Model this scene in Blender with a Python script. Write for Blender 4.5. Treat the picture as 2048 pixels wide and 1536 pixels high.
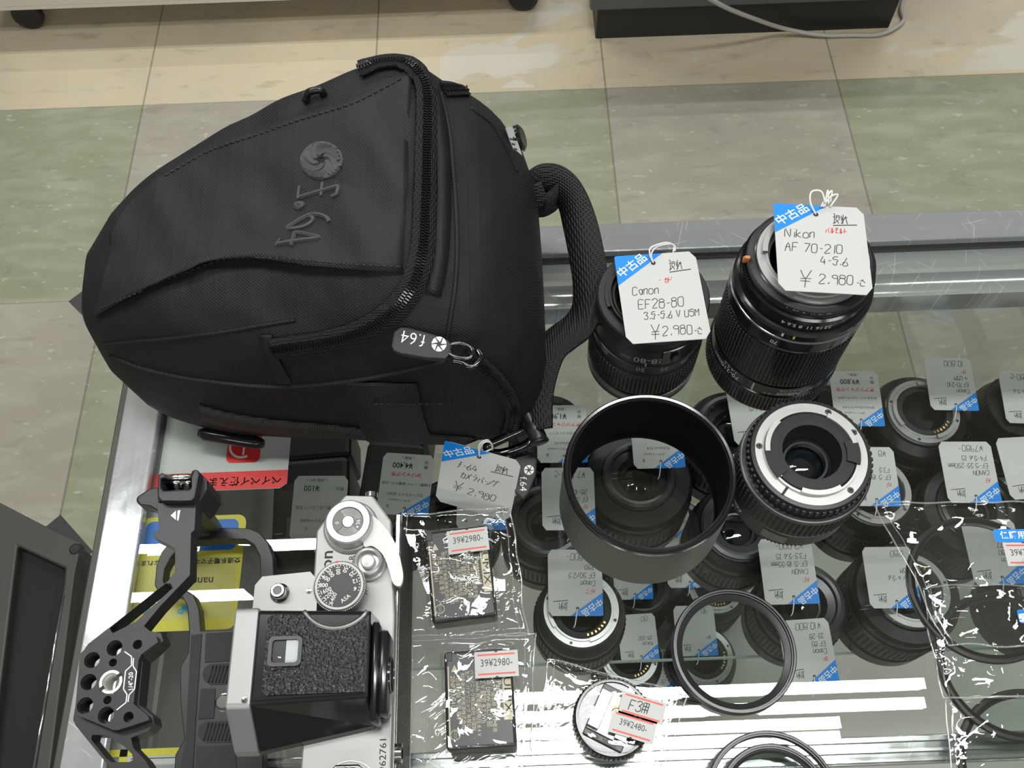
import bpy, bmesh, math, random
from mathutils import Vector, Matrix, noise
from mathutils.bvhtree import BVHTree
from mathutils.geometry import tessellate_polygon
for o in list(bpy.data.objects):
    bpy.data.objects.remove(o, do_unlink=True)
SC = bpy.context.scene
COL = SC.collection
PI = math.pi
MM = 0.001

# ---------------------------------------------------------------- camera
# origin: point of the glass top straight below the phone; x right, y away, z up (millimetres in the code)
F_PX, PITCH, ROLL, CAM_Z = 1880.0, math.radians(62.2), math.radians(2.1), 505.0
_fw = Vector((0, math.cos(PITCH), -math.sin(PITCH)))
_r0, _d0 = Vector((1, 0, 0)), Vector((0, -math.sin(PITCH), -math.cos(PITCH)))
_rt = math.cos(ROLL)*_r0 + math.sin(ROLL)*_d0
_dn = -math.sin(ROLL)*_r0 + math.cos(ROLL)*_d0
CAM = Vector((0, 0, CAM_Z))
def ray(px, py):
    return (_rt*(px-1024) + _dn*(py-768) + _fw*F_PX).normalized()
def at(px, py, z=0.0):
    d = ray(px, py)
    return CAM + d*((z-CAM.z)/d.z)
cd = bpy.data.cameras.new('camera'); cam = bpy.data.objects.new('camera', cd); COL.objects.link(cam)
cd.sensor_fit = 'HORIZONTAL'; cd.sensor_width = 36.0; cd.lens = F_PX/2048*36.0
cd.clip_start = 0.01; cd.clip_end = 50
m = Matrix((_rt, -_dn, -_fw)).transposed().to_4x4(); m.translation = CAM*MM
cam.matrix_world = m
SC.camera = cam

# ---------------------------------------------------------------- world, ceiling tubes, exposure
w = bpy.data.worlds.new('shop_interior'); SC.world = w; w.use_nodes = True
w.node_tree.nodes['Background'].inputs[0].default_value = (0.95, 0.98, 1.0, 1)
w.node_tree.nodes['Background'].inputs[1].default_value = 0.42
SC.view_settings.view_transform = 'Standard'; SC.view_settings.look = 'None'
SC.view_settings.gamma = 1.0; SC.view_settings.use_curve_mapping = False
SC.view_settings.exposure = -1.55
SC.cycles.use_denoising = True
SC.cycles.max_bounces = 14; SC.cycles.transparent_max_bounces = 40
SC.cycles.glossy_bounces = 6; SC.cycles.diffuse_bounces = 4
SC.cycles.caustics_reflective = False; SC.cycles.caustics_refractive = False
SC.cycles.sample_clamp_indirect = 6.0
CEIL = 1750.0
def tube_light(x0, x1, y, z=CEIL-60, wdt=30, power=20.0, slope=0.0):
    l = bpy.data.lights.new('fluorescent_tube', 'AREA'); l.shape = 'RECTANGLE'
    L = abs(x1-x0); l.size = L*MM; l.size_y = wdt*MM
    l.energy = power*L/1200*wdt/30; l.color = (0.97, 1.0, 0.98)
    o = bpy.data.objects.new('fluorescent_tube', l); COL.objects.link(o)
    o.location = Vector(((x0+x1)/2, y, z))*MM
    return o
def seen_in_glass(px, py, z=CEIL-60):     # where a lamp hangs whose mirror image shows at this spot of the glass top
    return at(px, py, -z)
for (pa, pb) in (((-300, 1122), (830, 1076)), ((-300, 1226), (1010, 1158)),
                 ((1000, 1400), (1850, 1364)), ((960, 1440), (1850, 1402)),
                 ((960, 1477), (1680, 1438)), ((900, 1508), (1680, 1466))):
    a, b = seen_in_glass(*pa), seen_in_glass(*pb)
    tube_light(a.x, b.x, (a.y+b.y)/2, wdt=24, power=21.0)
for x in (-1900, -300, 1300):             # added unseen rows to light the floor, over the aisle and behind the counter
    for y in (2350, 2500, 3700, -1500, -1650):
        tube_light(x, x+1200, y, power=25.0)

# ---------------------------------------------------------------- materials
MATS = {}
def nt(name):
    mt = bpy.data.materials.new(name); mt.use_nodes = True
    return mt, mt.node_tree.nodes, mt.node_tree.links
def mat(name, col, rough=0.5, metal=0.0, bump=None, spec=0.5, sheen=0.0, coat=0.0, var=None):
    """plain principled material; bump=(scale, strength, distance_mm[, stretch]); var=(scale, amount) mottles the colour"""
    if name in MATS: return MATS[name]
    mt, N, L = nt(name); b = N['Principled BSDF']
    b.inputs['Base Color'].default_value = (*col, 1)
    b.inputs['Roughness'].default_value = rough; b.inputs['Metallic'].default_value = metal
    b.inputs['Specular IOR Level'].default_value = spec
    b.inputs['Sheen Weight'].default_value = sheen; b.inputs['Coat Weight'].default_value = coat
    tc = N.new('ShaderNodeTexCoord')
    if bump:
        t = N.new('ShaderNodeTexNoise'); t.inputs['Scale'].default_value = bump[0]; t.inputs['Detail'].default_value = 3
        if len(bump) > 3:
            mp = N.new('ShaderNodeMapping'); mp.inputs['Scale'].default_value = bump[3]
            L.new(tc.outputs['Object'], mp.inputs[0]); L.new(mp.outputs[0], t.inputs['Vector'])
        else: L.new(tc.outputs['Object'], t.inputs['Vector'])
        bp = N.new('ShaderNodeBump'); bp.inputs['Strength'].default_value = bump[1]; bp.inputs['Distance'].default_value = bump[2]*MM
        L.new(t.outputs['Fac'], bp.inputs['Height']); L.new(bp.outputs[0], b.inputs['Normal'])
    if var:
        t2 = N.new('ShaderNodeTexNoise'); t2.inputs['Scale'].default_value = var[0]; t2.inputs['Detail'].default_value = 4
        L.new(tc.outputs['Object'], t2.inputs['Vector'])
        mx = N.new('ShaderNodeMix'); mx.data_type = 'RGBA'
        mx.inputs[6].default_value = (*[c*(1-var[1]) for c in col], 1); mx.inputs[7].default_value = (*[min(1, c*(1+var[1])) for c in col], 1)
        L.new(t2.outputs['Fac'], mx.inputs[0]); L.new(mx.outputs[2], b.inputs['Base Color'])
    MATS[name] = mt
    return mt
def clear_mat(name, tint, ior=1.5, bump=None, scratch=0.0, rough=0.0, haze=0.0):
    """thin clear sheet: what is not mirrored at the surface passes straight on"""
    mt, N, L = nt(name); N.remove(N['Principled BSDF']); out = N['Material Output']
    tr = N.new('ShaderNodeBsdfTransparent'); tr.inputs[0].default_value = (*tint, 1)
    gl = N.new('ShaderNodeBsdfGlossy'); gl.inputs['Roughness'].default_value = rough
    fr = N.new('ShaderNodeFresnel'); geo = N.new('ShaderNodeNewGeometry')      # the sheet is thin: same mirror share from either side
    sw = N.new('ShaderNodeMix'); sw.inputs[2].default_value = ior; sw.inputs[3].default_value = 1/ior
    L.new(geo.outputs['Backfacing'], sw.inputs[0]); L.new(sw.outputs[0], fr.inputs[0])
    mx = N.new('ShaderNodeMixShader'); L.new(fr.outputs[0], mx.inputs[0])
    L.new(tr.outputs[0], mx.inputs[1]); L.new(gl.outputs[0], mx.inputs[2])
    tc = N.new('ShaderNodeTexCoord')
    if bump:
        t = N.new('ShaderNodeTexNoise'); t.inputs['Scale'].default_value = bump[0]; t.inputs['Detail'].default_value = 3; t.inputs['Distortion'].default_value = 1.5
        L.new(tc.outputs['Object'], t.inputs['Vector'])
        bp = N.new('ShaderNodeBump'); bp.inputs['Strength'].default_value = bump[1]; bp.inputs['Distance'].default_value = bump[2]*MM
        L.new(t.outputs['Fac'], bp.inputs['Height']); L.new(bp.outputs[0], gl.inputs['Normal']); L.new(bp.outputs[0], fr.inputs['Normal'])
    last = mx
    if haze:
        df = N.new('ShaderNodeBsdfDiffuse'); df.inputs[0].default_value = (.9, .9, .9, 1)
        m3 = N.new('ShaderNodeMixShader'); m3.inputs[0].default_value = haze
        L.new(mx.outputs[0], m3.inputs[1]); L.new(df.outputs[0], m3.inputs[2]); last = m3
    if scratch:
        prev = None
        for k, (ang, sx, sy) in enumerate(((.5, 14, 160), (-.9, 12, 140), (1.35, 10, 150), (.1, 10, 170), (1.0, 4, 330), (-.35, 5, 380))):
            mp = N.new('ShaderNodeMapping'); mp.vector_type = 'TEXTURE'; mp.inputs['Rotation'].default_value = (0, 0, ang); mp.inputs['Scale'].default_value = (1/sx, 1/sy, 1); mp.inputs['Location'].default_value = (k*.37, k*.13, 0)
            L.new(tc.outputs['Object'], mp.inputs[0])
            v = N.new('ShaderNodeTexVoronoi'); v.feature = 'F1'; v.inputs['Scale'].default_value = 1.0
            L.new(mp.outputs[0], v.inputs['Vector'])
            lt = N.new('ShaderNodeMath'); lt.operation = 'LESS_THAN'; lt.inputs[1].default_value = .028
            L.new(v.outputs['Distance'], lt.inputs[0])
            if prev:
                ad = N.new('ShaderNodeMath'); ad.operation = 'MAXIMUM'; L.new(prev.outputs[0], ad.inputs[0]); L.new(lt.outputs[0], ad.inputs[1]); prev = ad
            else: prev = lt
        mu = N.new('ShaderNodeMath'); mu.operation = 'MULTIPLY'; mu.inputs[1].default_value = scratch; L.new(prev.outputs[0], mu.inputs[0])
        df = N.new('ShaderNodeBsdfDiffuse'); df.inputs[0].default_value = (.85, .87, .86, 1)
        m2 = N.new('ShaderNodeMixShader'); L.new(mu.outputs[0], m2.inputs[0]); L.new(last.outputs[0], m2.inputs[1]); L.new(df.outputs[0], m2.inputs[2]); last = m2
    L.new(last.outputs[0], out.inputs[0])
    MATS[name] = mt
    return mt
def fabric(name, col, cell=1.1, grid=6.0, depth=.35, rough=.62):
    """woven ripstop: fine twill with a raised thread grid"""
    mt, N, L = nt(name); b = N['Principled BSDF']
    b.inputs['Base Color'].default_value = (*col, 1); b.inputs['Roughness'].default_value = rough
    b.inputs['Specular IOR Level'].default_value = .32
    tc = N.new('ShaderNodeTexCoord')
    acc = None
    for i, (ax, sc, amt) in enumerate((('DIAGONAL', 1/(cell*MM)/3.2, .5), ('X', 1/(grid*MM)/3.2, .3), ('Y', 1/(grid*MM)/3.2, .3))):
        wv = N.new('ShaderNodeTexWave'); wv.bands_direction = ax; wv.inputs['Scale'].default_value = sc; wv.inputs['Distortion'].default_value = .6
        wv.inputs['Detail'].default_value = 1
        L.new(tc.outputs['Object'], wv.inputs['Vector'])
        pw = N.new('ShaderNodeMath'); pw.operation = 'POWER'; pw.inputs[1].default_value = 1 if i == 0 else 12
        L.new(wv.outputs['Fac'], pw.inputs[0])
        ml = N.new('ShaderNodeMath'); ml.operation = 'MULTIPLY'; ml.inputs[1].default_value = amt; L.new(pw.outputs[0], ml.inputs[0])
        if acc:
            ad = N.new('ShaderNodeMath'); ad.operation = 'ADD'; L.new(acc.outputs[0], ad.inputs[0]); L.new(ml.outputs[0], ad.inputs[1]); acc = ad
        else: acc = ml
    n2 = N.new('ShaderNodeTexNoise'); n2.inputs['Scale'].default_value = 24; n2.inputs['Detail'].default_value = 2
    L.new(tc.outputs['Object'], n2.inputs['Vector'])
    b1 = N.new('ShaderNodeBump'); b1.inputs['Strength'].default_value = .35; b1.inputs['Distance'].default_value = 14*MM
    L.new(n2.outputs['Fac'], b1.inputs['Height'])
    b2 = N.new('ShaderNodeBump'); b2.inputs['Strength'].default_value = .6; b2.inputs['Distance'].default_value = depth*MM
    L.new(acc.outputs[0], b2.inputs['Height']); L.new(b1.outputs[0], b2.inputs['Normal'])
    L.new(b2.outputs[0], b.inputs['Normal'])
    MATS[name] = mt
    return mt
def webbing(name, col, rib=1.4):
    """plain weave: ribs along two directions"""
    mt, N, L = nt(name); b = N['Principled BSDF']
    b.inputs['Base Color'].default_value = (*col, 1); b.inputs['Roughness'].default_value = .55; b.inputs['Specular IOR Level'].default_value = .4
    tc = N.new('ShaderNodeTexCoord'); acc = None
    for ax in ('X', 'Y', 'Z'):
        wv = N.new('ShaderNodeTexWave'); wv.bands_direction = ax; wv.inputs['Scale'].default_value = 1/(rib*MM)/3.2; wv.inputs['Distortion'].default_value = .4
        L.new(tc.outputs['Object'], wv.inputs['Vector'])
        if acc:
            ad = N.new('ShaderNodeMath'); ad.operation = 'ADD'; L.new(acc.outputs['Fac' if acc.bl_idname == 'ShaderNodeTexWave' else 0], ad.inputs[0]); L.new(wv.outputs['Fac'], ad.inputs[1]); acc = ad
        else: acc = wv
    bp = N.new('ShaderNodeBump'); bp.inputs['Strength'].default_value = .9; bp.inputs['Distance'].default_value = .4*MM
    L.new(acc.outputs[0] if acc.bl_idname != 'ShaderNodeTexWave' else acc.outputs['Fac'], bp.inputs['Height']); L.new(bp.outputs[0], b.inputs['Normal'])
    MATS[name] = mt
    return mt
BLK = mat('black_plastic', (.012, .012, .013), .38)
BLKM = mat('black_matte', (.010, .010, .011), .6)
BLKG = mat('black_gloss', (.010, .010, .011), .16)
ANOD = mat('anodised_black', (.018, .017, .018), .38, .0, bump=(1500, .15, .05))
RUB = mat('black_rubber', (.013, .013, .014), .55, bump=(900, .25, .1))
SILV = mat('satin_chrome', (.60, .60, .59), .34, .65, bump=(2200, .12, .03), var=(60, .05))
STEEL = mat('polished_steel', (.62, .62, .62), .12, 1.0)
BRASS = mat('gold_contact', (.85, .62, .25), .25, 1.0)
WHT = mat('white_print', (.80, .80, .78), .5)
CARD = mat('white_card', (.52, .52, .508), .55)
BLUE = mat('tag_blue', (.0, .22, .72), .5)
INK = mat('pencil_ink', (.045, .045, .05), .6)
BLACKINK = mat('black_ink', (.012, .012, .014), .6)
RED = mat('red_ink', (.62, .05, .05), .5)
REDL = mat('sticker_red', (.75, .10, .07), .5)
LEATH = None
CREAM = mat('cream_print', (.62, .56, .40), .5)
STRING = mat('white_cord', (.75, .75, .72), .7)
def leather(name):
    mt, N, L = nt(name); b = N['Principled BSDF']; b.inputs['Base Color'].default_value = (.011, .011, .011, 1); b.inputs['Roughness'].default_value = .34
    tc = N.new('ShaderNodeTexCoord'); v = N.new('ShaderNodeTexVoronoi'); v.inputs['Scale'].default_value = 820; v.feature = 'SMOOTH_F1'; v.inputs['Smoothness'].default_value = .35
    ns = N.new('ShaderNodeTexNoise'); ns.inputs['Scale'].default_value = 500; mx = N.new('ShaderNodeMix'); mx.data_type = 'VECTOR'; mx.inputs[0].default_value = .0012
    L.new(tc.outputs['Object'], ns.inputs['Vector']); L.new(tc.outputs['Object'], mx.inputs[4]); L.new(ns.outputs['Color'], mx.inputs[5]); L.new(mx.outputs[1], v.inputs['Vector'])
    bp = N.new('ShaderNodeBump'); bp.invert = True; bp.inputs['Strength'].default_value = 1.0; bp.inputs['Distance'].default_value = .7*MM
    L.new(v.outputs['Distance'], bp.inputs['Height']); L.new(bp.outputs[0], b.inputs['Normal']); MATS[name] = mt
    return mt
LEATH = leather('grained_leatherette')
FAB = fabric('ripstop_fabric', (.0088, .0088, .0095))
FAB2 = fabric('pocket_fabric', (.0135, .0136, .0146), cell=.9, grid=7)
WEB = webbing('nylon_webbing', (.012, .012, .012))
ZTAPE = webbing('zip_tape', (.010, .010, .010), rib=.9)
GLASS = clear_mat('counter_glass', (.968, .98, .974), scratch=.16)
PANE = clear_mat('case_glass', (.955, .968, .962))
FILM = clear_mat('plastic_film', (.985, .985, .985), ior=1.72, bump=(32, .35, 2.0))
FRONT = clear_mat('front_pane_shade_tint', (.87, .89, .875))  # darker tint stands in for shade on the floor seen through this pane
FILME = clear_mat('film_seam', (.97, .97, .97), ior=1.8, haze=.16)
LENSG = clear_mat('coated_glass', (.90, .93, .92), ior=1.55)

# ---------------------------------------------------------------- mesh building (all in millimetres)
class B:
    def __init__(self):
        self.bm = bmesh.new(); self.mats = []; self.cur = 0; self.smooth = True
    def use(self, m):
        if m not in self.mats: self.mats.append(m)
        self.cur = self.mats.index(m); return self
    def add(self, verts, faces, smooth=None):
        vs = [self.bm.verts.new(v) for v in verts]
        for f in faces:
            try:
                fc = self.bm.faces.new([vs[i] for i in f]); fc.material_index = self.cur; fc.smooth = self.smooth if smooth is None else smooth
            except ValueError: pass
        return vs
    def box(self, c, s, M=None, bev=0.0):
        x, y, z = s[0]/2, s[1]/2, s[2]/2
        if bev > 0:
            tmp = bmesh.new(); bmesh.ops.create_cube(tmp, size=1.0)
            bmesh.ops.scale(tmp, vec=s, verts=tmp.verts)
            bmesh.ops.bevel(tmp, geom=list(tmp.edges), offset=bev, segments=2, affect='EDGES', profile=.5)
            vs = [Vector(v.co) for v in tmp.verts]; fs = [[v.index for v in f.verts] for f in tmp.faces]; tmp.free()
        else:
            vs = [Vector((a*x, b*y, d*z)) for a in (-1, 1) for b in (-1, 1) for d in (-1, 1)]
            fs = [(0, 1, 3, 2), (4, 6, 7, 5), (0, 4, 5, 1), (2, 3, 7, 6), (0, 2, 6, 4), (1, 5, 7, 3)]
        c = Vector(c)
        vs = [(M @ v if M else v) + c for v in vs]
        self.add(vs, fs, smooth=False); return self
    def lathe(self, prof, segs=64, c=(0, 0, 0), M=None, closed=False, sharp=True, a0=0.0, a1=2*PI):
        """prof: list of (radius, z). sharp: facets between rings are not smoothed over corners"""
        full = abs(a1-a0-2*PI) < 1e-6; n = segs if full else segs+1
        c = Vector(c)
        pairs = list(zip(prof, prof[1:])) + ([(prof[-1], prof[0])] if closed else [])
        def ring(r, z):
            out = []
            for i in range(n):
                a = a0 + (a1-a0)*i/segs; v = Vector((r*math.cos(a), r*math.sin(a), z))
                out.append((M @ v if M else v) + c)
            return out
        if sharp:
            for (r0, z0), (r1, z1) in pairs:
                vs = ring(r0, z0) + ring(r1, z1)
                self.add(vs, [(i, (i+1) % n, n+(i+1) % n, n+i) for i in range(segs)])
        else:
            vs = []
            for r, z in prof: vs += ring(r, z)
            k = len(prof); fs = []
            for j in range(k if closed else k-1):
                for i in range(segs):
                    fs.append((j*n+i, j*n+(i+1) % n, ((j+1) % k)*n+(i+1) % n, ((j+1) % k)*n+i))
            self.add(vs, fs)
        return self
    def disc(self, r, z, segs=48, c=(0, 0, 0), M=None, r0=0.0, a0=0.0, a1=2*PI):
        return self.lathe([(r, z), (max(r0, .001), z)], segs, c, M, a0=a0, a1=a1)
    def tube(self, pts, r, segs=8, closed=False, M=None, flat=None):
        """sweep a circle (or an ellipse, flat=(w,h)) along points"""
        P = [Vector(p) for p in pts]; n = len(P); rings = []
        up = Vector((0, 0, 1)); prev = None
        for i in range(n):
            a = P[(i-1) % n] if (closed or i > 0) else P[0]; b = P[(i+1) % n] if (closed or i < n-1) else P[-1]
            t = (b-a).normalized() if (b-a).length > 1e-9 else Vector((1, 0, 0))
            if prev is None:
                s = t.cross(up)
                if s.length < .05: s = t.cross(Vector((0, 1, 0)))
                s.normalize()
            else:
                s = prev - t*prev.dot(t)
                if s.length < 1e-6: s = t.cross(up)
                s.normalize()
            prev = s; u = s.cross(t)
            rr = r[i] if isinstance(r, (list, tuple)) else r
            wx, wy = flat if flat else (rr, rr)
            rings.append([P[i] + s*(wx*math.cos(2*PI*k/segs)) + u*(wy*math.sin(2*PI*k/segs)) for k in range(segs)])
        vs = [(M @ v if M else v) for rg in rings for v in rg]
        fs = [(j*segs+k, j*segs+(k+1) % segs, ((j+1) % n)*segs+(k+1) % segs, ((j+1) % n)*segs+k)
              for j in range(n if closed else n-1) for k in range(segs)]
        if not closed: fs += [tuple(range(segs))[::-1], tuple(range((n-1)*segs, n*segs))]
        self.add(vs, fs); return self
    def ribbon(self, pts, side, wid, th=1.2):
        """flat band: pts centre line, side vectors across it, wid width(s)"""
        n = len(pts); vs = []
        for i in range(n):
            p = Vector(pts[i]); s = Vector(side[i]).normalized() if isinstance(side, list) else Vector(side).normalized()
            t = Vector(pts[min(i+1, n-1)]) - Vector(pts[max(i-1, 0)]); t.normalize()
            s = (s - t*s.dot(t)).normalized(); nn = s.cross(t)
            w2 = (wid[i] if isinstance(wid, list) else wid)/2
            vs += [p - s*w2 - nn*th/2, p + s*w2 - nn*th/2, p + s*w2 + nn*th/2, p - s*w2 + nn*th/2]
        fs = []
        for i in range(n-1):
            for k in range(4): fs.append((i*4+k, i*4+(k+1) % 4, (i+1)*4+(k+1) % 4, (i+1)*4+k))
        fs += [(3, 2, 1, 0), tuple(range((n-1)*4, n*4))]
        self.add(vs, fs); return self
    def prism(self, poly, z0, z1, holes=(), M=None, top_only=False):
        """extrude a 2-D outline (with holes) from z0 to z1"""
        loops = [[Vector((p[0], p[1], 0)) for p in poly]] + [[Vector((p[0], p[1], 0)) for p in h] for h in holes]
        tri = tessellate_polygon(loops); flat = [v for l in loops for v in l]; n = len(flat)
        f = (lambda v: (M @ v) if M else v)
        vs = [f(Vector((v.x, v.y, z1))) for v in flat]
        fs = [tuple(t) for t in tri]
        if not top_only:
            vs += [f(Vector((v.x, v.y, z0))) for v in flat]
            fs += [tuple(i+n for i in reversed(t)) for t in tri]
            k = 0
            for l in loops:
                m_ = len(l)
                for i in range(m_): fs.append((k+i, k+(i+1) % m_, n+k+(i+1) % m_, n+k+i))
                k += m_
        self.add(vs, fs, smooth=False); return self
    def mesh2d(self, verts, faces, fn):
        self.add([fn(v[0], v[1]) for v in verts], faces, smooth=False); return self
    def obj(self, name, m=None, parent=None, recalc=True, auto=None):
        me = bpy.data.meshes.new(name)
        bm = self.bm
        if recalc and len(bm.faces): bmesh.ops.recalc_face_normals(bm, faces=bm.faces)
        bmesh.ops.scale(bm, vec=(MM, MM, MM), verts=bm.verts)
        bm.to_mesh(me); bm.free()
        for x in (self.mats or ([m] if m else [])): me.materials.append(x)
        if auto: me.set_sharp_from_angle(angle=math.radians(auto))
        o = bpy.data.objects.new(name, me); COL.objects.link(o)
        if parent: o.parent = parent
        return o
def thing(name, label, cat, loc=(0, 0, 0), rz=0.0, group=None):
    o = bpy.data.objects.new(name, None); COL.objects.link(o); o.empty_display_size = .01
    o.location = Vector(loc)*MM; o.rotation_euler = (0, 0, rz)
    return tag(o, label, cat, group)
def tag(o, label, cat, group=None):
    o['label'] = label; o['category'] = cat
    if group: o['group'] = group
    return o
def struct(o): o['kind'] = 'structure'; return o
def lab(o, s): o['label'] = s; return o
def rrect(x0, y0, x1, y1, r, n=5):
    P = []
    for cx, cy, a in ((x1-r, y1-r, 0), (x0+r, y1-r, 90), (x0+r, y0+r, 180), (x1-r, y0+r, 270)):
        for i in range(n+1):
            t = math.radians(a+90*i/n); P.append((cx+r*math.cos(t), cy+r*math.sin(t)))
    return P
def circ(cx, cy, r, n=24): return [(cx+r*math.cos(2*PI*i/n), cy+r*math.sin(2*PI*i/n)) for i in range(n)]
def smooth_path(P, n=6, closed=False):
    P = [Vector(p) for p in P]; out = []; k = len(P)
    for i in range(k if closed else k-1):
        p1, p2 = P[i], P[(i+1) % k]
        p0 = P[(i-1) % k] if (closed or i > 0) else p1*2-p2
        p3 = P[(i+2) % k] if (closed or i+2 < k) else p2*2-p1
        for j in range(n):
            t = j/n
            out.append(.5*((2*p1)+(p2-p0)*t+(2*p0-5*p1+4*p2-p3)*t*t+(3*p1-p0-3*p2+p3)*t**3))
    if not closed: out.append(P[-1])
    return out
# ---------------------------------------------------------------- lettering
_tc = {}
def text2d(s, size=1.0, bold=0.0, shear=0.0, align='CENTER'):
    """outline of printed text as flat triangles; size = letter height scale in mm"""
    key = (s, size, bold, shear, align)
    if key in _tc: return _tc[key]
    cu = bpy.data.curves.new('t', 'FONT'); cu.body = s; cu.size = size; cu.align_x = align; cu.align_y = 'CENTER'
    cu.offset = bold*size; cu.shear = shear; cu.resolution_u = 2
    o = bpy.data.objects.new('t', cu); COL.objects.link(o)
    dg = bpy.context.evaluated_depsgraph_get(); me = o.evaluated_get(dg).to_mesh()
    r = ([(v.co.x, v.co.y) for v in me.vertices], [tuple(p.vertices) for p in me.polygons])
    o.evaluated_get(dg).to_mesh_clear(); bpy.data.objects.remove(o); bpy.data.curves.remove(cu)
    _tc[key] = r
    return r
# pen strokes for handwriting: pairs of digits are points on a 5 x 7 grid, y up
PEN = {'0': '10010516364541301 0'.replace(' ', ''), '1': '2620', '2': '05163645440040', '3': '05163645342333424130 1001'.replace(' ', ''),
 '4': '260242 3430', '5': '46160434433230 1001'.replace(' ', ''), '6': '36120110304133 1302', '7': '0646 4610',
 '8': '3616051434434130100103143445 36'.replace(' ', ''), '9': '4434140516364540', '-': '1333', '.': '1011', ',': '2110', '/': '0046',
 'O': '10010516364541301 0'.replace(' ', ''), 'L': '060040', 'マ': '0646 4522 2331', 'ク': '1603 1545 4520', 'ロ': '05454100 0501', '音': '2625 0545 1413 0242 1110 3130 1010', 'C': '4536160501103041', 'a': '34140311203134 3430', 'n': '0400 03143430', 'o': '140301103041433414', 'N': '00064046'.replace('00064046', '00 06 40 46').replace(' ', ''),
 'i': '2420 2626', 'k': '0600 3402 0240', 'F': '0006 0646 0333', 'A': '002640 0333', 'E': '460600 0040 0333', 'S': '453616050434434130100 1'.replace(' ', ''),
 'U': '060110304146', 'M': '0006234640', 'V': '062046', 'f': '4536352010 1343', 'm': '0400 03142420 23344440', 'I': '2026 1636 1030', 'R': '0006364534 04344 0'.replace('34 04344 0', '340440'),
 'T': '0646 2620', 'K': '0006 4603 1440', 'Y': '062346 2320', 'v': '042044', 's': '3414031332301000', 't': '2620 0444', '¥': '062346 2320 0343 0242',
 'D': '000626454120 00'.replace(' ', ''), 'X': '0640 0046', 'B': '0006364534 0434434130 00'.replace(' ', ' '),
 'カ': '0444 4441302 0'.replace(' ', '') + ' 2610', 'メ': '4600 1531', 'ラ': '1636 0444 443220'.replace('443220', '4432 3220'), 'バ': '1400 3440 3645 4555', 'ッ': '0304 2223 444210', 'グ': '1603 1545 4520 4655 5666',
 'ビ': '0600 0343 3545 4655', 'ル': '161200 2620 2043', 'モ': '0646 0444 2610 1040', 'ト': '1610 1342', '込': '0504 03011040 2614 2543', '用': '0600 0646 4640 0444 0242 2620',
 '現': '0616 0010 0414 1610 2545 2522 4542 2444 3210 3240', '状': '1610 0503 0214 2444 3500 3440'}
def pen(s, x, y, h, fn, b, w=.28, slant=.12, gap=1.0, jit=.25, seed=0):
    """write s with a pen of width w; x,y lower left, h letter height; fn maps (u,v) to a point"""
    rnd = random.Random(seed*131+len(s)*7+ord(s[0]) if s else 0); g = h/6.0; cx = x
    for ch in s:
        if ch == ' ': cx += 2.4*g; continue
        gl = PEN.get(ch)
        if gl is None: gl = '0343'
        dy = rnd.uniform(-jit, jit)*g*1.2
        xmax = 0
        for st in gl.split(' '):
            pts = []
            for i in range(0, len(st)-1, 2):
                px, py = int(st[i]), int(st[i+1]); xmax = max(xmax, px)
                pts.append(Vector((cx+(px*.74+py*slant*1.0+rnd.uniform(-jit, jit)*.5)*g, y+dy+(py+rnd.uniform(-jit, jit)*.5)*g, 0)))
            if len(pts) > 2: pts = smooth_path(pts, 3)
            if len(pts) == 2 and (pts[0]-pts[1]).length < .1*g: pts[1] = pts[0]+Vector((.3*g, -.2*g, 0))
            vs = []; n = len(pts)
            for i, p in enumerate(pts):
                t = pts[min(i+1, n-1)]-pts[max(i-1, 0)]
                t = t.normalized() if t.length > 1e-9 else Vector((1, 0, 0))
                q = Vector((-t.y, t.x, 0))*w/2
                vs += [fn(*(p+q)[:2]), fn(*(p-q)[:2])]
            b.add(vs, [(2*i, 2*i+1, 2*i+3, 2*i+2) for i in range(n-1)], smooth=False)
        cx += (xmax*.74+gap)*g
    return cx
def place_text(b, s, size, fn, x=0, y=0, ang=0.0, bold=0.0, shear=0.0, sx=1.0, align='CENTER'):
    vs, fs = text2d(s, size, bold, shear, align); c, sn = math.cos(ang), math.sin(ang)
    b.add([fn(x+(u*sx*c-v*sn), y+(u*sx*sn+v*c)) for u, v in vs], fs, smooth=False)
def on_cyl(r, zc, a0, flip=1, dr=.12):
    """maps (u,v) onto the wall of a cylinder of radius r: u along the circle from angle a0, v up"""
    def fn(u, v):
        a = a0 + flip*u/r
        return Vector(((r+dr)*math.cos(a), (r+dr)*math.sin(a), zc+v))
    return fn
def flat_at(c, u, v, lift=.06):
    c, u, v = Vector(c), Vector(u).normalized(), Vector(v).normalized(); n = u.cross(v)
    return lambda a, b_: c + u*a + v*b_ + n*lift
def knurl(b, r, z0, z1, n, rows, dr=.7, fill=.6, a0=0.0, a1=2*PI, vfill=.62):
    """raised pads round a grip ring"""
    dz = (z1-z0)/rows; da = (a1-a0)/n
    vs = []; fs = []
    for j in range(rows):
        zc = z0+dz*(j+.5); hz = dz*vfill/2
        for i in range(n):
            a = a0+da*(i+.5); ha = da*fill/2; k = len(vs)
            for rr, s in ((r-.1, 1.0), (r+dr, .72)):
                for (sa, sz) in ((-1, -1), (1, -1), (1, 1), (-1, 1)):
                    vs.append((rr*math.cos(a+sa*ha*s), rr*math.sin(a+sa*ha*s), zc+sz*hz*s))
            fs += [(k+4, k+5, k+6, k+7), (k, k+1, k+5, k+4), (k+1, k+2, k+6, k+5), (k+2, k+3, k+7, k+6), (k+3, k, k+4, k+7)]
    b.add(vs, fs, smooth=False)
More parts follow.
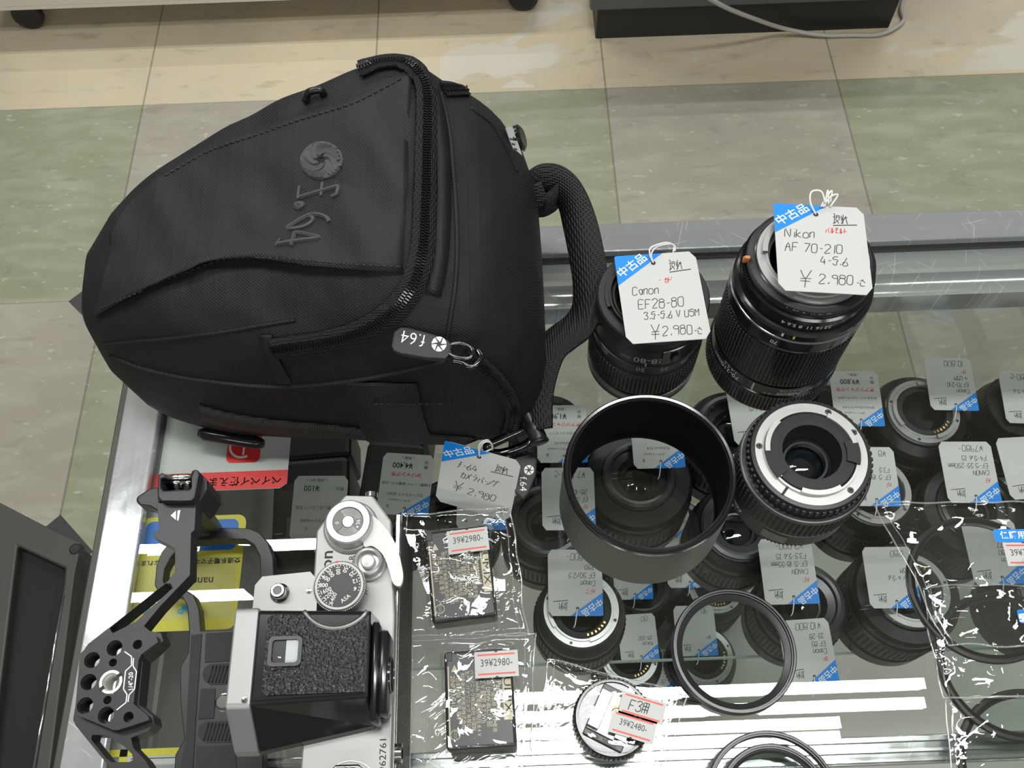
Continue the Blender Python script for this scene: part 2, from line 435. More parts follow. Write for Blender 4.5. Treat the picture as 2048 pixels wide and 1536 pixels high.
# ---------------------------------------------------------------- the setting
FZ = -847.0
def floor_material():
    mt, N, L = nt('lino_tiles'); b = N['Principled BSDF']
    tc = N.new('ShaderNodeTexCoord'); sp = N.new('ShaderNodeSeparateXYZ'); L.new(tc.outputs['Object'], sp.inputs[0])
    def M(op, a, b_=None, c=None):
        n = N.new('ShaderNodeMath'); n.operation = op
        for i, v in enumerate((a, b_, c)):
            if v is None: continue
            if isinstance(v, (int, float)): n.inputs[i].default_value = v
            else: L.new(v, n.inputs[i])
        return n.outputs[0]
    def mix(f, a, b_):
        n = N.new('ShaderNodeMix'); n.data_type = 'RGBA'
        if isinstance(f, (int, float)): n.inputs[0].default_value = f
        else: L.new(f, n.inputs[0])
        for i, v in ((6, a), (7, b_)):
            if isinstance(v, tuple): n.inputs[i].default_value = (*v, 1)
            else: L.new(v, n.inputs[i])
        return n.outputs[2]
    def tex(sc, det=5, stretch=(1, 1, 1), dist=0):
        mp = N.new('ShaderNodeMapping'); mp.inputs['Scale'].default_value = stretch; L.new(tc.outputs['Object'], mp.inputs[0])
        n = N.new('ShaderNodeTexNoise'); n.inputs['Scale'].default_value = sc; n.inputs['Detail'].default_value = det; n.inputs['Distortion'].default_value = dist
        L.new(mp.outputs[0], n.inputs['Vector']); return n.outputs['Fac']
    def step(v, lo, hi):
        n = N.new('ShaderNodeMapRange'); n.inputs[1].default_value = lo; n.inputs[2].default_value = hi; L.new(v, n.inputs[0]); return n.outputs[0]
    x, y = sp.outputs[0], sp.outputs[1]
    gx, gy = M('DIVIDE', M('ADD', x, .697), .45), M('DIVIDE', M('SUBTRACT', y, .905), .45)
    ix, iy = M('FLOOR', gx), M('FLOOR', gy); fx, fy = M('FRACT', gx), M('FRACT', gy)
    par = M('ABSOLUTE', M('MODULO', M('ADD', ix, iy), 2.0))
    grey, green, beige = (.335, .305, .255), (.275, .28, .18), (.60, .505, .355)
    base = mix(par, grey, green)
    base = mix(M('GREATER_THAN', iy, .5), base, beige)
    st = tex(20, 7, (.45, 1.4, 1), .4); base = mix(M('MULTIPLY', step(st, .45, .68), .30), base, (.50, .48, .40))
    s2 = tex(34, 7, (.55, 1.5, 1), .5); base = mix(M('MULTIPLY', step(s2, .58, .74), .30), base, (.10, .10, .085))
    sp2 = tex(90, 4, (.6, 1.2, 1)); base = mix(M('MULTIPLY', step(sp2, .64, .70), .45), base, (.58, .56, .50))
    s3 = tex(2.2, 3); base = mix(M('MULTIPLY', step(s3, .45, .7), .30), base, (.20, .19, .15))
    # worn-through patches of the beige row
    wn = tex(5.5, 7, (.7, 1.3, 1), .3)
    wm = M('MULTIPLY', step(wn, .53, .55), M('MULTIPLY', M('GREATER_THAN', y, 1.365), M('GREATER_THAN', x, -.12)))
    base = mix(M('MULTIPLY', wm, .85), base, (.60, .565, .48))
    # joints
    jx = M('LESS_THAN', M('MINIMUM', fx, M('SUBTRACT', 1.0, fx)), .004); jy = M('LESS_THAN', M('MINIMUM', fy, M('SUBTRACT', 1.0, fy)), .003)
    base = mix(M('MULTIPLY', M('MAXIMUM', jx, M('MULTIPLY', jy, .6)), .55), base, (.10, .09, .07))
    # small dark diamonds let into every other crossing
    hx = M('DIVIDE', M('ADD', x, .697), .90); dx = M('ABSOLUTE', M('SUBTRACT', hx, M('ROUND', hx)))
    dy = M('ABSOLUTE', M('SUBTRACT', gy, M('ROUND', gy)))
    dd = M('ADD', M('MULTIPLY', dx, .90), M('MULTIPLY', dy, .45))
    base = mix(M('MULTIPLY', M('LESS_THAN', dd, .061), M('LESS_THAN', y, 1.2)), base, (.045, .045, .048))
    L.new(base, b.inputs['Base Color']); b.inputs['Roughness'].default_value = .42; b.inputs['Specular IOR Level'].default_value = .35
    return mt
b = B(); b.box((0, 1000, FZ-10), (7000, 7000, 20)); struct(b.obj('floor', floor_material()))
b = B(); b.box((0, 1000, CEIL+10), (7000, 7000, 20)); struct(b.obj('ceiling', mat('ceiling_paint', (.76, .77, .76), .8)))

# the display counter: aluminium frame, glass top, glass front and shelf, base cabinet
def brushed(name, col, rough, axis, amt=.25):
    mt, N, L = nt(name); b = N['Principled BSDF']; b.inputs['Metallic'].default_value = .55; b.inputs['Base Color'].default_value = (*col, 1)
    tc = N.new('ShaderNodeTexCoord'); acc = None
    for k, s in enumerate(((6, 260, 40) if axis == 'x' else (260, 6, 40), (90, 130, 90))):
        mp = N.new('ShaderNodeMapping'); mp.vector_type = 'TEXTURE'; mp.inputs['Scale'].default_value = tuple(1/q for q in s); mp.inputs['Rotation'].default_value = (0, 0, .5*k)
        L.new(tc.outputs['Object'], mp.inputs[0])
        t = N.new('ShaderNodeTexNoise'); t.inputs['Scale'].default_value = 1.0; t.inputs['Detail'].default_value = 5; L.new(mp.outputs[0], t.inputs['Vector'])
        if acc:
            a = N.new('ShaderNodeMath'); a.operation = 'ADD'; L.new(acc.outputs[0], a.inputs[0]); L.new(t.outputs['Fac'], a.inputs[1]); acc = a
        else: acc = t
    mr = N.new('ShaderNodeMapRange'); mr.inputs[1].default_value = .6; mr.inputs[2].default_value = 1.4; mr.inputs[3].default_value = max(.02, rough-amt/2); mr.inputs[4].default_value = rough+amt/2
    L.new(acc.outputs[0], mr.inputs[0]); L.new(mr.outputs[0], b.inputs['Roughness'])
    prev = None                      # fine bright scratches left by goods pushed about
    for k, (ang, sx, sy) in enumerate(((.9, 16, 420), (-.6, 14, 380), (1.9, 20, 460), (.25, 12, 400), (1.3, 7, 300))):
        mp = N.new('ShaderNodeMapping'); mp.vector_type = 'TEXTURE'; mp.inputs['Rotation'].default_value = (0, 0, ang); mp.inputs['Scale'].default_value = (1/sx, 1/sy, 1); mp.inputs['Location'].default_value = (k*.31, k*.17, 0)
        L.new(tc.outputs['Object'], mp.inputs[0]); v = N.new('ShaderNodeTexVoronoi'); v.inputs['Scale'].default_value = 1.0; L.new(mp.outputs[0], v.inputs['Vector'])
        lt = N.new('ShaderNodeMath'); lt.operation = 'LESS_THAN'; lt.inputs[1].default_value = .10; L.new(v.outputs['Distance'], lt.inputs[0])
        if prev:
            ad = N.new('ShaderNodeMath'); ad.operation = 'MAXIMUM'; L.new(prev.outputs[0], ad.inputs[0]); L.new(lt.outputs[0], ad.inputs[1]); prev = ad
        else: prev = lt
    cm = N.new('ShaderNodeMix'); cm.data_type = 'RGBA'; cm.inputs[6].default_value = (*col, 1); cm.inputs[7].default_value = (*[min(1, c*1.5) for c in col], 1)
    L.new(prev.outputs[0], cm.inputs[0]); L.new(cm.outputs[2], b.inputs['Base Color'])
    bp = N.new('ShaderNodeBump'); bp.inputs['Strength'].default_value = .25; bp.inputs['Distance'].default_value = .15*MM
    L.new(acc.outputs[0], bp.inputs['Height']); L.new(bp.outputs[0], b.inputs['Normal'])
    MATS[name] = mt
    return mt
ALX = brushed('scratched_aluminium_long', (.40, .41, .43), .13, 'x', .10); ALY = brushed('scratched_aluminium', (.62, .63, .65), .11, 'y', .08)
CHR = brushed('bright_rail', (.55, .56, .56), .12, 'x', .1)
DKAL = mat('dark_channel', (.06, .06, .06), .45, .3)
GRAL = mat('grey_channel', (.20, .20, .195), .4, .6)
X1, Y0, Y1 = 620.0, 15.0, 385.0
ctr = thing('display_counter', 'metal-framed glass display counter with scratched top holding the camera goods', 'display case', (200, 200, FZ))
def cpart(b, name, m):
    bmesh.ops.translate(b.bm, vec=(-200, -200, -FZ), verts=b.bm.verts)
    return b.obj(name, m, ctr)
b = B(); b.box(((X1-212)/2, (Y0-60+361)/2, -4), (X1+212, 361-Y0+60, 8)); cpart(b, 'top_glass', GLASS)
b = B()
b.box(((X1-235)/2, 373, -3), (X1+235, 23, 6), bev=1.2).box(((X1-235)/2, 382.5, -22), (X1+235, 4, 40), bev=1); cpart(b, 'back_frame_rail', ALX)
b = B(); b.box((-224, (Y0-60+361)/2, -3), (22, 361-Y0+60, 6), bev=1.0).box((-233, 170, -22), (4, 400, 40), bev=1); cpart(b, 'side_frame_rail', ALY)
b = B(); b.box((-241.5, 160, -26), (13, 450, 12), bev=1); cpart(b, 'outer_side_strip', mat('strip_brown', (.060, .055, .045), .5))  # narrow dark brown strip along the outer left side of the frame
b = B(); b.box(((X1-212)/2, 364.5, -10.5), (X1+212, 7, 3)); cpart(b, 'glass_seat', DKAL)
b = B()
pr = [(-12, 372), (-12, 344)] + [(-12-9*math.sin(t*PI/16)-0, 344-9*(1-math.cos(t*PI/16))-3*math.sin(t*PI/16)) for t in range(1, 9)] + [(-40, 332), (-40, 372)]
vs = []
for x in (-212, X1):
    vs += [(x, p[1], p[0]) for p in pr]
n = len(pr)
b.add(vs, [(i, (i+1) % n, n+(i+1) % n, n+i) for i in range(n)]); cpart(b, 'back_inner_rail', CHR).data.set_sharp_from_angle(angle=math.radians(50))
b = B(); b.box((-210.5, 165, -26), (11, 400, 34), bev=1.5); b.box((-204, 165, -38), (3, 400, 8)); cpart(b, 'side_inner_rail', GRAL)
b = B()
b.box(((X1-205)/2, 52.5, -13), (X1+205, 14, 5), bev=.8)
for yy in (47.5, 52, 57): b.box(((X1-205)/2, yy, -10), (X1+205, 1.6, 4))
cpart(b, 'sliding_door_track', CHR)
b = B(); b.box(((X1-205)/2, 374, -290), (X1+205, 5, 500)); cpart(b, 'front_glass', FRONT)
b = B(); b.box(((X1-205)/2, 262, -278), (X1+205, 215, 6)); cpart(b, 'glass_shelf', PANE)
b = B(); b.box(((X1-205)/2, 154, -278), (X1+205, 1.2, 6)); cpart(b, 'shelf_edge', mat('glass_edge', (.24, .30, .27), .3))
b = B(); b.box((-222, 225, -290), (8, 300, 500)); cpart(b, 'side_panel', mat('side_panel_grey', (.30, .30, .28), .5))
b = B(); b.box(((X1-235)/2, 210, -690), (X1+235, 345, 314), bev=3); cpart(b, 'base_cabinet', mat('cabinet_laminate', (.52, .51, .46), .5, var=(6, .12)))
for yy in (375,):
    for xx in (-225, X1-8):
        b = B(); b.box((xx, yy, -290), (16, 16, 490), bev=1.5); cpart(b, 'corner_post', ALY)
# ---------------------------------------------------------------- price tags
ORG = {}
def put(b, name, m, t, auto=None):
    """part given in counter coordinates, hung under thing t"""
    root = t
    while root.parent: root = root.parent
    bmesh.ops.translate(b.bm, vec=-Vector(root.location)/MM, verts=b.bm.verts)
    return b.obj(name, m, t, auto=auto)
def tag_art(b, fn, up, lines=(), kind='hand', used=True, condition=None, seed=0, tw=45.0, thh=55.0):
    """print on a 45 x 55 card; fn(u,v): u from the left edge, v up from the bottom edge"""
    H = thh
    if used:
        b.use(BLUE); b.add([fn(.8, H), fn(0, H-.8), fn(0, H-19), fn(27, H)], [(0, 1, 2, 3)], smooth=False)
        b.use(WHT); place_text(b, '中古品', 6.6, lambda u, v: fn(u, v)+up*.1, 9.2, H-7.0, math.atan2(19, 27), bold=.012)
    b.use(BLACKINK); b.add([fn(21+1.3*math.cos(a*PI/6), H-6+1.3*math.sin(a*PI/6))+up*.06 for a in range(12)], [tuple(range(12))], smooth=False)
    for ln in lines:
        k = ln[0]
        if k in ('p', 'r'):                    # pencil or red pen
            b.use(INK if k == 'p' else RED)
            pen(ln[1], ln[2], ln[3], ln[4], fn, b, w=.42 if k == 'p' else .4, seed=seed+len(ln[1]))
        elif k == 't':                         # printed
            b.use({'k': BLACKINK, 'r': RED}[ln[5]]); place_text(b, ln[1], ln[4], fn, ln[2], ln[3], bold=ln[6] if len(ln) > 6 else .0, sx=ln[7] if len(ln) > 7 else 1.0)
        elif k == 'u':                         # ruled line
            b.use(INK if ln[5] == 'p' else REDL); x0, y0, x1, y1 = ln[1:5]; h = .3 if ln[5] == 'p' else .55
            b.add([fn(x0, y0-h), fn(x1, y1-h), fn(x1, y1+h), fn(x0, y0+h)], [(0, 1, 2, 3)], smooth=False)
        elif k == 's':                         # price-gun sticker along the bottom edge
            b.use(CARD); y = ln[1]
            b.add([fn(14, y-.6), fn(37, y-.6), fn(37, y+8), fn(14, y+8)], [(0, 1, 2, 3)], smooth=False)
            b.use(REDL)
            for yy in (y, y+7.4): b.add([fn(15, yy-.4), fn(36, yy-.4), fn(36, yy+.4), fn(15, yy+.4)], [(0, 1, 2, 3)], smooth=False)
            b.use(INK); place_text(b, ln[2], 5, fn, 25.5, y+3.6)
GENJ = (('p', '現状', 29, 44, 6.2), ('u', 29, 42.4, 41, 43.4, 'p'))
def price_tag(label, O, U, V, art, string=None, group=None, size=(45.0, 55.0), seed=0, th=.5, curl=0.0, name='price_tag'):
    """O upper left corner of the card, U to its right, V down; string = list of points of the loop"""
    O, U, V = Vector(O), Vector(U).normalized(), Vector(V); V = (V-U*V.dot(U)).normalized(); Nn = V.cross(U).normalized()
    W_, H_ = size; sc = W_/45.0
    t = thing(name, label, 'price tag', O, group=group)
    def P(u, v, lift=0.0):         # u,v in card millimetres (45 x 55), v up from the bottom edge
        d = H_ - v*H_/55.0
        return U*(u*sc) + V*d + Nn*(lift + curl*((v/55-.5)**2*4-1)*H_*.06)
    b = B(); b.use(CARD)
    out = rrect(0, 0, 45, 55, 3.2, 4)
    n = len(out)
    rows = [0, .08, .2, .35, .5, .65, .8, .92, 1]
    # card as a strip grid so it can bend
    vs = []; fs = []
    for r in rows:
        v = 55*r; ins = 0.0
        if v < 3.2: ins = 3.2-math.sqrt(max(0, 3.2**2-(3.2-v)**2))
        if v > 51.8: ins = 3.2-math.sqrt(max(0, 3.2**2-(v-51.8)**2))
        vs += [P(ins, v, 0), P(45-ins, v, 0), P(45-ins, v, th), P(ins, v, th)]
    for i in range(len(rows)-1):
        for k in range(4): fs.append((i*4+k, i*4+(k+1) % 4, i*4+4+(k+1) % 4, i*4+4+k))
    fs += [(3, 2, 1, 0), tuple(range(len(vs)-4, len(vs)))]
    b.add(vs, fs, smooth=False)
    tag_art(b, lambda u, v: P(u, v, th+.08), Nn, seed=seed, **art)
    card = b.obj('card', None, t, recalc=False)
    if string:
        s = B(); hp = P(21, 49, th)
        for path in string:
            pts = [p-O if isinstance(p, Vector) else hp+Vector(p) for p in path]
            s.tube(smooth_path(pts, 6), .5*sc, 6)
        s.obj('string', STRING, t)
    return t

# ---------------------------------------------------------------- the three lenses on the glass
def up_180(f): return lambda u, v: f(-u, -v)
def lens_base(name, label, x, y, rz=0.0, group=None): return thing(name, label, 'camera lens', (x, y, 0), rz, group)
def face(x, y): return math.atan2(-y, -x)       # angle on a barrel that looks at the phone

# 1: the plain black short zoom under its tag
LX, LY = 79.5, 281.5; A = face(LX, LY)
L1 = lens_base('camera_lens', 'short black plastic zoom lens standing mount up on the counter beside the bag strap', LX, LY)
b = B(); b.lathe([(0, 2), (27, 2), (29, 0), (31.5, 0), (32.6, 1), (32.6, 9), (31.4, 9.3), (31.4, 12), (32.2, 12.3), (32.2, 35), (31.6, 36), (31.6, 40), (31.9, 40), (31.9, 44), (31.2, 44.3), (31.2, 60), (31.0, 62), (31.0, 66.5)], 96)
b.obj('barrel', BLK, L1, auto=40)
b = B(); b.lathe([(32.75, 5), (32.75, 9.2), (31.5, 9.4)], 96); b.obj('front_ring', mat('grey_ring', (.20, .20, .20), .35, .5), L1)
b = B(); knurl(b, 32.1, 13, 34, 84, 8, .75, .55); b.obj('zoom_grip', RUB, L1)
b = B(); b.lathe([(31.0, 66), (31.0, 68.5), (30.2, 69.5), (27.0, 69.5), (26.5, 67.0), (24.6, 67.0), (24.6, 71.0), (23.6, 71.0), (23.2, 66), (22.2, 66), (22.2, 69), (21.2, 69), (20.8, 62), (19.5, 62), (19.2, 57), (17.5, 57), (16, 46), (0, 44)], 80)
for k in range(3):
    b.lathe([(24.6, 68.2), (26.8, 68.2), (26.8, 70.2), (24.6, 70.2)], 20, a0=k*2.1+.3, a1=k*2.1+1.3, closed=True)
b.obj('lens_mount', BLKM, L1, auto=40)
b = B(); b.use(mat('grey_print', (.30, .30, .30), .5))
f = up_180(on_cyl(31.2, 51, A+.16)); place_text(b, '28-80', 7.5, f, 0, 0); place_text(b, 'mm', 4, f, 13.5, .8)
f2 = up_180(on_cyl(31.9, 42, A+.12))
for s, u in (('80', 26), ('50', 2.5), ('35', -11), ('28', -24)): place_text(b, s, 5.2, f2, u, 0)
f3 = on_cyl(31.2, 46.5, A+.12); b.add([f3(-.4, -1.6), f3(.4, -1.6), f3(.4, 2), f3(-.4, 2)], [(0, 1, 2, 3)])
b.obj('scale_print', None, L1, recalc=False)
b = B(); b.lathe([(31.3, 47), (31.9, 47.3), (31.9, 60.5), (31.3, 61)], 14, a0=A+.38, a1=A+.98, closed=True)
b.box((32.4*math.cos(A+.6), 32.4*math.sin(A+.6), 54), (2, 4, 6), Matrix.Rotation(A+.6, 3, 'Z'), .5); b.obj('focus_switch', BLKG, L1)

# 2: the tall zoom
LX, LY = 157.3, 278.6; A = face(LX, LY)
L2 = lens_base('camera_lens', 'tallest black zoom lens on the counter, silver mount up under a price tag', LX, LY)
b = B(); b.lathe([(0, 3), (33, 3), (34.5, 0), (37.2, 0), (37.8, 1), (37.8, 18.5), (37.2, 19), (37.4, 20), (37.4, 29), (36.7, 30), (36.4, 67), (37.0, 69), (37.4, 71), (37.4, 79), (36.6, 80), (36.6, 82), (37.0, 82.4), (37.0, 85), (35.6, 86), (34.4, 86.5), (34.4, 96), (33.2, 97), (33.2, 99.5), (31, 103), (29, 104)], 96)
b.obj('barrel', BLKG, L2, auto=35)
b = B(); knurl(b, 37.6, 2, 18, 110, 6, .7, .55); b.obj('focus_grip', RUB, L2)
b = B(); knurl(b, 36.5, 31, 66, 104, 15, .75, .58); b.obj('zoom_grip', RUB, L2)
b = B(); b.lathe([(37.45, 79.2), (37.0, 79.9), (36.7, 80)], 96); b.obj('chrome_line', STEEL, L2)
b = B(); knurl(b, 33.6, 88, 99.5, 44, 1, 1.1, .62, a0=A-2.6, a1=A-.55, vfill=.7); b.obj('aperture_ring_grip', BLKG, L2)
b = B(); b.lathe([(33, 100), (32.6, 102.5), (30.5, 103.6), (28.8, 103.8)], 80); b.obj('aperture_ring', BLK, L2, auto=40)
b = B(); b.lathe([(28.7, 102), (28.7, 105), (24.6, 105), (24.4, 106), (23.3, 106), (23.0, 103), (21.5, 102)], 80)
for k in range(3): b.lathe([(23.6, 106.4), (26.2, 106.4), (26.2, 108), (23.6, 108)], 16, a0=k*2.094, a1=k*2.094+.95, closed=True)
b.obj('lens_mount', SILV, L2, auto=35)
b = B(); b.lathe([(22.5, 103.5), (22, 92), (18, 90), (17, 75), (0, 70)], 60); b.obj('rear_baffle', BLKM, L2, auto=40)
b = B(); b.use(WHT)
f = up_180(on_cyl(34.4, 91, A+.3)); 
for s, u in (('4', 12.5), ('5.6', 8.0), ('8', 3.5), ('11', -1.0), ('16', -6), ('22', -10.5)): place_text(b, s, 3.9, f, u-2, 0)
f = up_180(on_cyl(32.7, 101, A+.3))
for s, u in (('4', 11), ('5.6', 6.5), ('8', 2.5), ('11', -2), ('16', -6), ('22', -10)): place_text(b, s, 2.6, f, u, 0)
f = up_180(on_cyl(37.4, 75, A+.1)); place_text(b, '70', 4.2, f, 4, 0)
f = up_180(on_cyl(37.4, 24.4, A-.56)); place_text(b, '70-210mm', 5.2, f, 0, 1.5, bold=.01); place_text(b, '1:4-5.6', 3.8, f, -4, -2.6)
f = up_180(on_cyl(37.4, 24.4, A+.55)); place_text(b, 'Nikon', 5.6, f, 0, 1.8, bold=.03, shear=.2); place_text(b, 'NIKKOR', 3.4, f, 0, -2.4); place_text(b, 'AF', 4, f, -12, 0)
f = up_180(on_cyl(37.8, 22.5, A+.12)); place_text(b, '∞ 10 5', 3, f, -6, 0)
f = on_cyl(37.4, 24.5, A-.02, dr=.3); b.add([f(-.5, -4), f(.5, -4), f(.5, 4), f(-.5, 4)], [(0, 1, 2, 3)])
b.use(mat('amber_print', (.75, .55, .08), .5)); f = on_cyl(37.0, 83.6, A+.22, dr=.2); b.add([f(-.5, -1.4), f(.6, -1.4), f(.6, 1.4), f(-.5, 1.4)], [(0, 1, 2, 3)])
b.use(WHT); f = on_cyl(37.0, 83.6, A+.06, dr=.2); b.add([f(-.5, -1.4), f(.6, -1.4), f(.6, 1.4), f(-.5, 1.4)], [(0, 1, 2, 3)])
b.obj('scale_print', None, L2, recalc=False)
b = B(); r_ = 33.5
for dz, da in ((0, 0), (3, .05)): b.box((r_*math.cos(A-1.15+da), r_*math.sin(A-1.15+da), 100+dz), (3, 2, 4), Matrix.Rotation(A-1.15, 3, 'Z'), .6)
b.obj('lock_tab', mat('orange_tab', (.55, .20, .05), .4), L2)

# 3: the bare-mount lens without a tag
LX, LY = 152.9, 189.6; A = face(LX, LY)
L3 = lens_base('camera_lens', 'black zoom lens with bare silver mount and no price tag, right of the hood', LX, LY)
b = B(); b.lathe([(0, 3), (26, 3), (28, 0), (30.5, 0), (31, 1), (31, 8), (33.6, 9), (34, 10), (34, 22.5), (33.2, 23), (33.8, 24), (33.8, 42), (34.3, 43), (34.3, 45), (32.2, 46), (31.0, 46.2), (31.0, 50), (31.4, 50.5), (31.4, 54), (30.6, 56.4), (28.6, 56.6)], 96)
b.obj('barrel', BLK, L3, auto=35)
b = B(); knurl(b, 31, 1, 7.6, 90, 1, .8, .5, vfill=.95); b.obj('focus_grip', RUB, L3)
b = B(); knurl(b, 33.7, 24.5, 42, 72, 5, .8, .55); b.obj('zoom_grip', RUB, L3)
b = B(); b.lathe([(34.35, 43.6), (34.2, 45), (33.2, 45.6)], 96); b.obj('trim_ring', mat('grey_ring', (.2, .2, .2), .35, .5), L3)
b = B()
for k in range(58):
    a = 2*PI*k/58; b.box((31.5*math.cos(a), 31.5*math.sin(a), 52.3), (1.6, 2.0, 4.2), Matrix.Rotation(a, 3, 'Z'), .4)
b.obj('aperture_ring', BLK, L3)
# mount ring with bayonet, screws and contacts
b = B(); b.lathe([(28.6, 55), (28.6, 57), (24.2, 57), (24.0, 58.6), (22.9, 58.6), (22.6, 55)], 96)
for a0, a1 in ((.15, 1.05), (2.25, 3.1), (4.3, 5.2)): b.lathe([(21.6, 58.3), (24.1, 58.3), (24.1, 60.2), (21.6, 60.2)], 18, a0=a0, a1=a1, closed=True)
mt3 = b.obj('lens_mount', SILV, L3, auto=35)
def screw(parent, x, y, z, r=1.6, ang=0.4, mm=STEEL, name='screw', cross=True):
    s = B(); s.use(mm); s.lathe([(0, z+.35), (r*.8, z+.35), (r, z), (r, z-.5)], 20, (x, y, 0))
    s.use(BLKM)
    for q in ((0, PI/2) if cross else (0,)): s.box((x, y, z+.37), (r*1.3, r*.3, .12), Matrix.Rotation(ang+q, 3, 'Z'))
    return s.obj(name, None, parent, recalc=False)
for a in (2.95, 1.05, .42, -.92): screw(mt3, 26.5*math.cos(a), 26.5*math.sin(a), 57, 1.75, a)
b = B(); b.lathe([(22.7, 57.5), (21.8, 58.6), (17.5, 58.8), (15.2, 58.8), (14.6, 50), (13.4, 44), (12.2, 43)], 72)
for a0, a1 in ((2.55, 3.75), (-.35, .25)): b.lathe([(17.5, 58.5), (24.3, 58.5), (24.3, 60.0), (17.5, 60.0)], 16, a0=a0, a1=a1, closed=True)
b.obj('rear_baffle', BLKM, L3, auto=35)
b = B(); b.lathe([(12.8, 44), (11.9, 45.2), (10.6, 45.2), (10.2, 42)], 60); b.obj('inner_ring', BLK, L3, auto=40)
b = B(); b.lathe([(0, 43.4), (3, 43.2), (6, 42.6), (9, 41.5), (10.4, 40.8)], 48, sharp=False); b.obj('rear_element', mat('lens_glass', (.004, .006, .008), .03, 0, spec=.8, coat=.6), L3)
for k in range(5):
    a = 2.62+.17*k
    if k == 4: a = 3.75
    b = B(); b.lathe([(0, 59.6), (.55, 59.2), (.75, 58)], 12, (20.4*math.cos(a)*1.07, 20.4*math.sin(a)*1.07, 0)); b.obj('contact_pin', STEEL, L3)
b = B(); a = A-.02
b.box((26.2*math.cos(a), 26.2*math.sin(a), 57.1), (5.2, 1.3, .5), Matrix.Rotation(a, 3, 'Z')); b.obj('lock_slot', BLKM, mt3)
b = B(); b.use(WHT)
f = up_180(on_cyl(34, 15.5, A-.6)); place_text(b, 'Nikon', 5.2, f, 0, 0, bold=.02, shear=.15)
f = up_180(on_cyl(31.0, 48.2, A-.75))
for s, u in (('22', -9), ('16', -4.5), ('11', 0), ('8', 4), ('5.6', 8), ('4', 12)): place_text(b, s, 3, f, u, 0)
b.obj('scale_print', None, L3, recalc=False)
b = B(); b.lathe([(34.05, 11.5), (34.35, 11.5), (34.35, 20.5), (34.05, 20.5)], 12, a0=A+.02, a1=A+.42, closed=True); b.obj('distance_window', mat('smoky_window', (.09, .10, .10), .08, spec=.7), L3)

# tags hung on the first two lenses
p1, p2 = at(1228, 514, 75), at(1390, 503, 75); p3 = at(1253, 690, 75)
price_tag('white handwritten tag with blue corner lying on the short lens beside the strap', p1, p2-p1, p3-p1, dict(lines=GENJ + (('r', '- ヵビ'.replace('ヵ', 'カ'), 22, 36, 3.4),
   ('p', 'Canon', 7, 29.5, 5.0), ('p', 'EF28-80', 9, 20.5, 5.6), ('p', '3.5-5.6 V USM', 11, 14, 4.2), ('p', '¥', 13.2, 2.0, 9), ('p', '2,980', 19.5, 3.6, 5.4), ('p', '-込', 36, 3, 4.2))), size=(45, 56.5), seed=3,
   string=[[(0, 0, 0), (-2, 3, 4), (-1, 7, 5), (8, 12, 2), (13, 11, 0), (13, 8, -1)], [(0, 0, 0), (-1, 4, 3), (3, 9, 3), (12, 12, 0), (12, 7, -2)]], group='tags on lenses on the counter')
p1, p2 = at(1546, 408, 113), at(1724, 417, 113); p3 = at(1558, 578, 113)
price_tag('white handwritten tag with blue corner lying on the tallest lens', p1, p2-p1, p3-p1, dict(lines=GENJ + (('r', 'バルモルト', 25, 37.5, 3.2),
   ('p', 'Nikon', 4.6, 33.5, 5.2), ('p', 'AF 70-210', 4.2, 24.5, 5.4), ('p', '4-5.6', 21, 17.2, 5), ('p', '¥', 10, 3.2, 10.5), ('p', '2,980', 19.5, 5.5, 5.6), ('p', '-込', 37, 5, 4.2))), size=(46, 54), seed=9,
   string=[[(0, 0, 0), (-3, 5, 4), (-2, 10, 6), (3, 10, 6), (5, 5, 3)], [(3, 4, 1), (6, 8, 4), (9, 11, 5), (8, 6, 2)], [(4, 4, 1), (8, 8, 4), (12, 9, 4), (8, 4, 1)], [(5, 4, 1), (6, 9, 5), (7, 11, 5), (7, 5, 2)]], group='tags on lenses on the counter')

# ---------------------------------------------------------------- lens hood and the loose filter rings
t = thing('lens_hood', 'large empty grey metal lens hood standing open on the glass', 'lens hood', (70.2, 185.9, 0))
HG = mat('hood_grey', (.17, .165, .15), .36, .75, bump=(1800, .1, .03))
b = B(); b.lathe([(41.5, 0), (45.6, 0), (45.9, .6), (44.9, 46.5)], 128); b.obj('outer_wall', HG, t, auto=40)
b = B(); b.lathe([(44.9, 46.3), (45.0, 47.2), (44.4, 47.6), (44.6, 48.2), (44.6, 50), (43.9, 50.6), (42.6, 50.3), (42.0, 49.4), (41.6, 49.4), (41.2, 48.6)], 128); b.obj('rim', BLKG, t, auto=25)
b = B(); b.lathe([(41.4, 49), (41.4, 44), (42.6, 43), (42.6, 6), (41, 4), (41.5, 0)], 128); b.obj('flocked_lining', mat('black_flock', (.004, .004, .0045), .95, spec=.1), t, auto=40)
b = B(); b.use(mat('grey_print', (.3, .3, .3), .5)); A = face(70, 186); f = on_cyl(45.3, 24, A-.62)
for i, ch in enumerate('HB-4025'): place_text(b, 'NIKON'[i % 5], 3.0, f, 0, -8+i*2.4, -PI/2+.2)
b.obj('engraving', None, t, recalc=False)
RINGM = mat('ring_black', (.010, .0095, .0095), .28)
